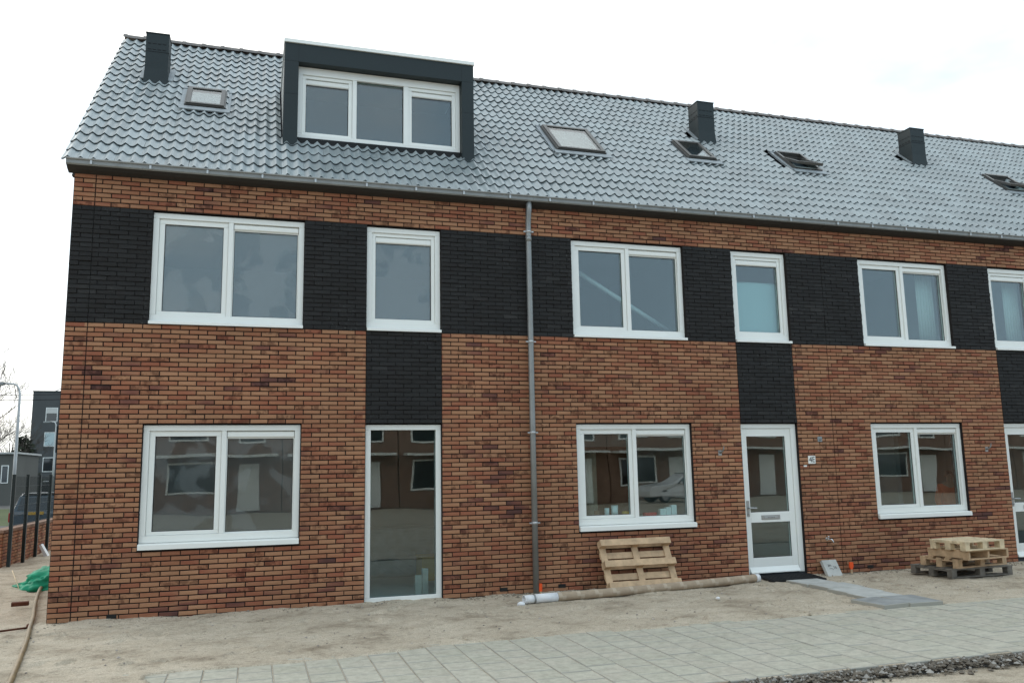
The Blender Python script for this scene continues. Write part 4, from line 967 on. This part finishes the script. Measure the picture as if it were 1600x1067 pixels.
# door mat and path slabs
q = MB(); xs_ = fr(9.66, 10.36, .05); ys_ = fr(-.55, .02, .05)
dm = empty('door_mat', (10.0, -.25, .03), 'dark rubber grid mat on the sand in front of door 4E', 'mat'); dm.rotation_euler = (R(1.5), 0, R(-9))
q = MB()
for k in range(15): x = -.42 + k * .06; q.box(x - .009, x + .009, -.26, .26, .0, .022)
for k in range(10): y = -.26 + k * .0578; q.box(-.43, .43, y - .009, y + .009, -.001, .020)
q.build('rubber_grid', 'rubber', dm, 0, True); MB().box(-.43, .43, -.262, .262, -.01, -.0015).build('backing', 'rubber', dm, 0, True)
paths = [(9.98, -.78, .54, .46, 2, 'concrete', 'pale path slab nearest door 4E, half under the mat'), (10.03, -1.24, .56, .44, -2, 'concrete', 'pale path slab second from door 4E'),
         (9.98, -1.69, .55, .44, 3, 'concrete', 'pale path slab third from door 4E'), (9.93, -2.12, .54, .41, -1, 'concrete', 'pale path slab fourth from door 4E'),
         (9.60, -2.60, .42, .52, 6, 'concrete_wet', 'dark damp path slab at the pavement end, left of the pair'), (10.06, -2.60, .46, .54, -3, 'concrete_wet', 'dark damp path slab at the pavement end, right of the pair')]
for x, y, w, d_, a_, m, lb in paths:
    q = slab_mesh(w, d_, .05, rnd); o = link('path_slab', q.mesh('path_slab', m), None, (x, y, .046 + rnd.uniform(-.002, .004))); o.rotation_euler = (rnd.uniform(-.01, .01), rnd.uniform(-.01, .01), R(a_)); tag(o, lb, 'slab', 'slabs of the path to door 4E')
# hose
hp = [(-.78, 3.9, .09), (-.74, 3.3, .085), (-.60, 2.4, .07), (-.42, 1.4, .045), (-.24, .5, .035), (-.10, -.3, .03), (.05, -1.1, .03), (.20, -2.0, .028), (.36, -3.0, .025), (.50, -3.9, .02), (.6, -4.6, .0)]
pts = []; 
for k in range(len(hp) - 1):
    p0, p1, p2, p3 = [Vector(hp[max(0, min(len(hp) - 1, k + o_))]) for o_ in (-1, 0, 1, 2)]
    for t_ in range(16):
        t = t_ / 16; pts.append(.5 * ((2 * p1) + (-p0 + p2) * t + (2 * p0 - 5 * p1 + 4 * p2 - p3) * t * t + (-p0 + 3 * p1 - 3 * p2 + p3) * t ** 3))
tag(MB().tube(pts, [.024 if k % 2 else .021 for k in range(len(pts))], 10).build('hose', 'hose'), 'brown corrugated hose snaking over the sand at the left corner', 'hose')
tag(MB().tube([(-1.2, -.62, .01), (-.8, -.55, .03), (-.45, -.42, .03), (-.15, -.15, .015)], .012, 7).build('cable', 'rust'), 'thin brown cable on the sand at the left edge, crossing the hose', 'cable')
pg = empty('ground_peg', (-.545, -.62, 0), 'rusty iron peg with blue cap at the left edge', 'peg')
MB().tube([(0, 0, -.05), (0, 0, .20)], .014, 8).build('rod', 'rust', pg, 0, True); MB().box(-.05, .045, -.03, .03, .19, .235).build('cap', 'blue_plastic', pg, .006, True)
q = MB(); v, f = brick_geo(.20, .05, .09, rnd); o = link('loose_brick', MB().add(v, f).mesh('loose_brick', 'rust'), None, (-.72, 1.5, .045)); o.rotation_euler = (0, 0, R(8)); tag(o, 'loose dark brick lying on the sand left of the house corner', 'brick')
stone('stone', (-.16, -.05, .02), (.04, .035, .025), 'rust', 'small brown stone at the foot of the house corner', 'stone', 2.2)
# green netting
bm = bmesh.new(); bmesh.ops.create_icosphere(bm, subdivisions=5, radius=1)
for v in bm.verts:
    c = v.co.copy(); k = 1 + .30 * noise.noise(c * 1.6 + Vector((2, 0, 0))) + .20 * abs(noise.noise(c * 3.5)) + .16 * abs(noise.noise(Vector((c.x * 9, c.y * 9, c.z * 3)))) + .06 * noise.noise(c * 22)
    v.co = Vector((c.x * .52, c.y * .55, max(-.05, c.z * .34 * (.75 + .6 * (c.x + .4)))) ) * k
me = bpy.data.meshes.new('netting'); bm.to_mesh(me); bm.free(); me.materials.append(MT['green_net']); me.polygons.foreach_set('use_smooth', [True] * len(me.polygons))
o = link('green_netting', me, None, (-.60, 3.75, .06)); tag(o, 'crumpled heap of green netting beside the gable wall', 'netting')
tag(MB().tube([(-1.30, 3.95, .28), (-1.08, 3.45, .06)], .008, 6).build('thin_stick', 'pale_wood'), 'thin pale stick poking out of the green netting heap', 'stick')
lp = MB().prism([(-1.98, .02), (-1.90, .02), (-2.06, .30), (-2.10, .28)], 9.45, 9.65, 'y').build('plastic_panel', 'paper'); tag(lp, 'small white panel leaning against the rearmost fence post', 'panel')
# pebbles and clods on the sand, rubble along the kerb
peb = MB(); r = random.Random(3)
def clod(mb_, x, y, z, s, r):
    q = [(1, 0, 0), (-1, 0, 0), (0, 1, 0), (0, -1, 0), (0, 0, .8), (0, 0, -.8)]
    mb_.add([(x + a * s * r.uniform(.6, 1.3), y + b * s * r.uniform(.6, 1.3), z + c * s * r.uniform(.5, 1.1)) for a, b, c in q], [(0, 2, 4), (2, 1, 4), (1, 3, 4), (3, 0, 4), (2, 0, 5), (1, 2, 5), (3, 1, 5), (0, 3, 5)])
for k in range(5200):
    x, y = r.uniform(-2.5, 15), -2.9 * r.random() ** 2.6
    if noise.noise(Vector((x * 1.1, y * 1.6, 5))) < r.uniform(-.5, .25) and y < -.3: continue
    if 9.4 < x < 10.4: continue
    clod(peb, x, y, sand_z(x, y) + .002, r.choice((.006, .008, .01, .014, .02, .028)) * r.uniform(.6, 1.1), r)
soil = MB()
for k in range(5200):
    x, y = r.uniform(-.15, 15), -abs(r.gauss(0, .11)) * (1 + .8 * noise.noise(Vector((k * .01, 0, 0))))
    if 9.4 < x < 10.5 and y < -.02: continue
    if noise.noise(Vector((x * 1.7, 2, 2))) < r.uniform(-.7, .3): continue
    clod(soil, x, y, sand_z(x, y) + .012, r.choice((.005, .007, .01, .013, .02, .028)) * r.uniform(.6, 1.1), r)
mat('rubble_mix', (.30, .27, .24), .9, .2, var=.6, vscale=3)
mat('soil', (.25, .215, .165), .95, .2, bump=.6, bscale=60, var=.35, vscale=14)
tag(soil.build('soil_crumbs', 'soil'), 'darker soil crumbs lying along the foot of the brick wall', 'soil', kind='stuff')
chips = MB()
for k in range(420):
    x, y = r.uniform(-2.2, 14.5), r.uniform(-2.75, -.05)
    if 9.4 < x < 10.5: continue
    clod(chips, x, y, yard_z(x, y) + .004, r.choice((.005, .008, .011, .016)) * r.uniform(.7, 1.2), r)
tag(chips.build('stone_chips', 'rubble_mix'), 'scattered stone and mortar chips on the sand', 'gravel', kind='stuff')
tag(peb.build('sand_clods', 'sand'), 'small clods and crumbs scattered over the sand', 'sand', kind='stuff')
rub = MB(); rg = MB()
for k in range(9000):
    x = r.uniform(2.5, 16); t = r.gauss(0, .07); y = PY0 - .10 + t + .04 * noise.noise(Vector((x * 1.2, 0, 0)))
    h = max(0, .07 * (1 - (t / .17) ** 2)) * (.7 + .6 * noise.noise(Vector((x * 2, 3, 0)))); clod(rub if r.random() < .75 else rg, x, y, -.05 + h * r.uniform(.3, 1.1), r.choice((.006, .009, .013, .02, .032)) * r.uniform(.7, 1.1), r)
mat('rubble', (.15, .13, .105), .95, .2, bump=.8, bscale=50, var=.5, vscale=18); mat('rubble_pale', (.30, .285, .26), .95, .2, bump=.5, bscale=50, var=.25, vscale=18)
tag(rub.build('rubble_strip', 'rubble'), 'strip of crushed rubble along the pavement edge at lower right', 'rubble', kind='stuff')
tag(rg.build('pale_rubble', 'rubble_pale'), 'pale crumbs of concrete mixed into the rubble strip', 'rubble', kind='stuff')

# ---------------------------------------------------------------- left background: wall, fence, street
gw = MB().box(-2.44, -2.21, 7.0, 15.5, -.5, .70).build('low_brick_wall', 'mortar'); tag(gw, 'low brick garden wall running back behind the dark fence posts', 'wall')
m1 = MB(); r = random.Random(8)
for y, z, w, bl in lay(7.0, 15.5, -46, -27, [], [], [], r):
    v, f = brick_geo(w, .05, .03, r); m1.add([(-2.2 - c[1], y + c[0], z + c[2]) for c in v], f)
m1.build('brickwork', 'brick_gable', gw)['kind'] = 'stuff'
MB().box(-2.46, -2.185, 6.96, 15.5, .70, .752).build('coping', 'brick_far', gw)
gw2 = MB().box(-9, -2.445, 7.0, 7.2, -.3, .70).build('low_brick_wall', 'mortar'); tag(gw2, 'low brick wall crossing at the left edge in front of the street', 'wall')
m1 = MB()
for x, z, w, bl in lay(-9, -2.2, -42, -27, [], [], [], r):
    v, f = brick_geo(w, .05, .03, r); m1.add([(x + c[0], 6.98 + c[1], z + c[2]) for c in v], f)
m1.build('brickwork', 'brick', gw2)['kind'] = 'stuff'; MB().box(-9, -2.465, 6.955, 7.22, .70, .752).build('coping', 'brick_far', gw2)
fe = empty('mesh_fence', (-2.1, 7.08, 0), 'dark steel fence posts with wire mesh beside the low brick wall', 'fence')
for y in (7.08, 8.14, 9.16, 10.2, 11.3):
    MB().box(-2.13, -2.07, y - .03, y + .03, -.1, 1.795).build('post', 'dark_green_paint', fe, .004)
for y0, y1 in ((7.11, 8.11), (8.17, 9.13), (9.19, 10.17), (10.23, 11.27)):
    q = MB(); k = int((y1 - y0) / .05)
    for i in range(k + 1): yy = y0 + (y1 - y0) * i / k; q.box(-2.1025, -2.0975, yy - .0025, yy + .0025, .80, 1.76)
    for i in range(6): zz = .82 + i * .186; q.box(-2.106, -2.103, y0, y1, zz, zz + .006); q.box(-2.097, -2.094, y0, y1, zz, zz + .006)
    q.build('wire_panel', 'dark_green_paint', fe)
# side street
st = MB().add([(-80, 15.6, -.448), (60, 15.6, -.448), (60, 34, -.448), (-80, 34, -.448)], [(0, 1, 2, 3)]).build('side_street', 'asphalt'); tag(st, 'grey side street behind the low wall', 'road', kind='structure')
gv = MB().add([(-90, 34.02, -.445), (70, 34.02, -.445), (70, 60, -.445), (-90, 60, -.445)], [(0, 1, 2, 3)]).build('grass_verge', 'grass'); tag(gv, 'green verge on the far side of the street', 'grass', kind='structure')
def car(name, loc, rz, m, label, cat, tall=1.0):
    root = empty(name, loc, label, cat); root.rotation_euler.z = rz; W2 = .82
    # side profile (y forward, z); rear at y=0
    prof = [(.05, .28), (0, .42), (.02, .80), (.10, .88), (.32, 1.38), (.55, 1.46), (1.7, 1.47), (2.5, .95), (3.55, .80), (3.75, .55), (3.72, .28)]
    n = len(prof); sec = []
    for sx in (-1, 1):
        for y, z in prof: k = 1 - .20 * max(0, (z - .85) / .62); sec.append((sx * W2 * k, y, z * tall))
    fs = [(i, (i + 1) % n, n + (i + 1) % n, n + i) for i in range(n)] + [tuple(range(n - 1, -1, -1)), tuple(range(n, 2 * n))]
    MB().add(sec, fs).build('body', m, root, .05, True)
    t = tall
    MB().add([(-.66, .105, .93 * t), (.66, .105, .93 * t), (.58, .275, 1.33 * t), (-.58, .275, 1.33 * t)], [(0, 1, 2, 3)]).build('rear_window', 'car_glass_dark', root, 0, True)
    for s in (-1, 1):
        MB().add([(s * .800, .6, .95 * t), (s * .800, 2.3, .95 * t), (s * .69, 1.7, 1.40 * t), (s * .69, .65, 1.40 * t)], [(0, 1, 2, 3)]).build('side_window', 'car_glass_dark', root, 0, True)
        MB().box(s * .80 - .10, s * .80 + .02, -.02, .10, .55 * t, .86 * t).build('tail_light', 'red_lens', root, .02, True)
        MB().box(s * .90 - .07, s * .90 + .07, 2.05, 2.15, .95, 1.07).build('mirror', m, root, .02, True)
        for y in (.65, 3.0):
            w = MB().tube([(s * .62, y, .30), (s * .80, y, .30)], .30, 20).build('wheel', 'tyre', root, .02, True); MB().tube([(s * .80, y, .30), (s * .815, y, .30)], .19, 14).build('rim', 'steel', w, 0, True)
    MB().box(-.80, .80, -.05, .06, .30, .52).build('bumper', m, root, .03, True)
    p = MB().box(-.26, .26, -.012, .03, .775 * t, .875 * t).build('number_plate', 'yellow_plate', root, .004, True)
    MB().box(-.62, .62, .30, 1.75, 1.472 * t, 1.48 * t).build('roof_sheen_panel', 'zinc_bright', root, .003, True)  # paler than the body: sky reflected on the roof, put into its colour
    return root
mat('car_glass_dark', (.02, .025, .028), .05, .8)
car('parked_car', (-5.22, 23.6, -.44), R(-4), 'car_blue', 'dark blue hatchback parked behind the low wall, seen from behind', 'car', 1.1)
car('parked_van', (-12.6, 44, -.44), R(70), 'car_red', 'small red car in the distance behind the lamp post', 'car', 1.0)
def lamp_post(x, y, z0, h, arm, r_, label, box=False):
    root = empty('street_lamp', (x, y, z0), label, 'street lamp')
    pts = [(0, 0, 0), (0, 0, h * .5), (0, 0, h - .45)] + [(-arm * .35 * (1 - math.cos(t)), 0, h - .45 + .45 * math.sin(t)) for t in (R(30), R(60), R(90))] + [(-arm, 0, h + .03)]
    MB().tube(pts, [r_, r_ * .8, r_ * .6] + [r_ * .5] * 4, 10).build('pole', 'zinc_bright', root, 0, True)
    MB().prism([(-arm - .45, h - .02), (-arm - .4, h - .06), (-arm + .05, h - .05), (-arm + .08, h + .06), (-arm - .40, h + .06)], -.09, .09, 'y').build('lamp_head', 'zinc', root, .01, True)
    if box: MB().box(.05, .45, -.05, .05, h - 2.3, h - .3).build('banner', 'anthracite_dark', root, .01, True)
lamp_post(-6.22, 24.5, -.44, 5.72, .62, .075, 'grey curved street lamp left of the dark apartment block')
lamp_post(-12.0, 60, -.44, 6.4, .45, .09, 'distant white lamp with a dark banner beside the house corner', True)
# apartment block
ab = empty('apartment_block', (-16.2, 98, 0), 'dark grey four-storey apartment block at the left edge', 'building')
AX0, AX1, AY, AZ = -22.2, -10, 98, 11.75
MB().box(AX0, AX1, AY, AY + 14, -.5, AZ).build('wall', 'dark_brick_far', ab); MB().box(AX0 - .05, AX1, AY - .06, AY + 14, AZ + .002, AZ + .12).build('roof_edge', 'anthracite', ab)
for k, zz in enumerate((8.25, 5.4, 2.5, -.2)):
    for xx in (-20.75, -17.4, -14.0):
        w = MB().ring(xx, xx + 1.25, zz, zz + 1.65, .07, .07, .07, .07, AY - .05, AY + .02).build('window', 'white_pvc', ab)
        MB().box(xx + .07, xx + 1.18, AY - .025, AY - .01, zz + .07, zz + 1.58).build('pane', 'car_glass_dark', w)
        if k < 2: MB().box(xx + .08, xx + 1.17, AY - .032, AY - .027, zz + (1.0 if k == 0 else .1), zz + 1.57).build('blind_or_sheen_sheet', 'curtain' if k == 0 else 'frosted', w)
q = MB().tube([(-20.6, 100, 11.87), (-19.6, 100, 12.4), (-19.4, 100, 12.5), (-19.2, 100, 11.9)], .05, 6); q.build('roof_davit', 'steel', ab)
fh = empty('distant_house', (-22, 70, 0), 'low grey house in the distance behind the street lamp', 'building')
MB().box(-30, -16.9, 70, 78, -.5, 3.85).build('wall', 'render_far', fh); MB().box(-30.2, -16.7, 69.8, 78.2, 3.852, 4.0).build('flat_roof', 'cheek', fh)
for xx in (-17.95, -20.5, -24):
    w = MB().ring(xx, xx + .55, 1.4, 2.9, .06, .06, .06, .06, 69.95, 70.02).build('window', 'white_pvc', fh); MB().box(xx + .06, xx + .49, 69.98, 69.99, 1.46, 2.84).build('pane', 'car_glass_dark', w)
# trees
def bare_tree(x, y, z, h, seed, label, spread=1.0, depth=6, name='bare_tree'):
    r = random.Random(seed); root = empty(name, (x, y, z), label, 'tree', 'bare winter trees')
    tr, cw = MB(), MB()
    def br(p, d, ln, rad, dep):
        rad = max(rad, h * .0008)
        pts = [p]; dd = d.copy(); k = 4
        for i in range(k):
            dd = (dd + Vector((r.gauss(0, .11), r.gauss(0, .11), .05))).normalized(); pts.append(pts[-1] + dd * ln / k)
        rs = [rad * (1 - .45 * i / k) for i in range(k + 1)]
        (tr if dep == depth else cw).tube(pts, rs, 8 if dep > 3 else 4, False)
        if dep == 0: return
        for c in range(r.choice((2, 3, 3)) if dep < depth else 5):
            t = r.choice((2, 3, 4)); ax = Vector((r.gauss(0, 1), r.gauss(0, 1), r.gauss(0, .35))).normalized(); nd = (dd + ax * spread * r.uniform(.5, .95)).normalized()
            br(pts[t], nd, ln * r.uniform(.62, .82), rs[t] * r.uniform(.55, .8), dep - 1)
    br(Vector((0, 0, 0)), Vector((0, 0, 1)), h * .32, h * .018, depth)
    tr.build('trunk', 'bark', root, 0, True); cw.build('crown', 'bark', root, 0, True)
bare_tree(-10.8, 30, -.4, 10.5, 4, 'bare tree whose twigs reach in at the left edge above the street lamp', .9)
bare_tree(-20.5, 82, -.4, 9.5, 9, 'bare tree behind the low distant house', .8); bare_tree(-19.2, 86, -.4, 8.0, 12, 'bare tree close to the left wall of the apartment block', .8)
def conifer(x, y, z, h, seed, label):
    r = random.Random(seed); root = empty('conifer_tree', (x, y, z), label, 'tree')
    MB().tube([(0, 0, 0), (0, 0, h * .5), (.1, 0, h)], [.18, .12, .03], 8).build('trunk', 'bark', root, 0, True); q = MB()
    for k in range(900):
        t = r.random() ** .8; rr = h * .34 * (1 - t * .75) * r.random() ** .5; a = r.uniform(0, 6.283); zz = h * (.18 + .8 * t)
        c = Vector((rr * math.cos(a), rr * math.sin(a), zz + .2 * math.sin(a * 5))); s = r.uniform(.15, .42); d1 = Vector((r.gauss(0, 1), r.gauss(0, 1), r.gauss(0, .3))).normalized() * s; d2 = Vector((r.gauss(0, 1), r.gauss(0, 1), r.gauss(0, .6))).normalized() * s * .5
        q.add([c - d1, c + d2, c + d1, c - d2], [(0, 1, 2, 3)])
    q.build('crown', 'conifer', root, 0, True)
conifer(-19.6, 84, -.4, 6.4, 3, 'dark evergreen between the lamp post and the apartment block')
for k, zz in enumerate((5.15, 4.75)):
    n = 14; tag(MB().tube([(-16 + 16 * i / n, 25, zz - .25 * math.sin(math.pi * i / n) + (.2 if k else 0)) for i in range(n + 1)], .012, 5).build('overhead_wire', 'anthracite_dark'), ('upper' if k == 0 else 'lower') + ' overhead wire crossing the sky at the left edge', 'wire')

# ---------------------------------------------------------------- across the street (seen in the panes)
def opposite(x0, w, y, label, seed):
    r = random.Random(seed); root = empty('facing_house', (x0, y, 0), label, 'house', 'older houses across the street')
    MB().box(x0, x0 + w, y - 8, y, -.1, 5.2).build('wall', 'brick_far', root)
    MB().prism([(y + .4, 5.1), (y - 4, 8.1), (y - 8.4, 5.1)], x0, x0 + w).build('roof', 'roof_far', root)
    for xx, zz, ww, hh in ((x0 + .6, .8, 2.2, 1.5), (x0 + .6, 3.2, 1.8, 1.3), (x0 + 3.6, 3.2, 1.2, 1.3)):
        f = MB().ring(xx, xx + ww, zz, zz + hh, .09, .09, .09, .09, y - .02, y + .06).build('window', 'white_pvc', root); MB().box(xx + .09, xx + ww - .09, y + .005, y + .02, zz + .09, zz + hh - .09).build('pane', 'car_glass_dark', f)
    MB().box(x0 + 3.6, x0 + 4.6, y + .005, y + .05, 0, 2.2).build('door', 'white_pvc', root); MB().box(x0 + .2, x0 + w - .2, y + .05, y + 1.0, 2.5, 2.62).build('canopy', 'white_pvc', root)
ORD = 'first second third fourth fifth sixth seventh eighth ninth tenth eleventh twelfth thirteenth fourteenth fifteenth sixteenth seventeenth last'.split()
for k in range(18): opposite(-30 + k * 5.6, 5.55, -30, 'older brick house across the street, %s from the left, mirrored in the panes' % ORD[k], k)

car('parked_car', (24, -25.5, -.05), R(92), 'car_white', 'white car across the street, mirrored in the window of house 4E', 'car', 1.0)
car('parked_car', (15.5, -25.2, -.05), R(88), 'car_blue', 'dark blue car across the street, parked left of the white one', 'car', 1.0)
car('parked_car', (-14, -25.8, -.05), R(-90), 'anthracite', 'dark grey car across the street, far to the left', 'car', 1.0)
bare_tree(-23.5, 84, -.4, 10.5, 15, 'bare tree at the very left edge behind the low distant house', .8)
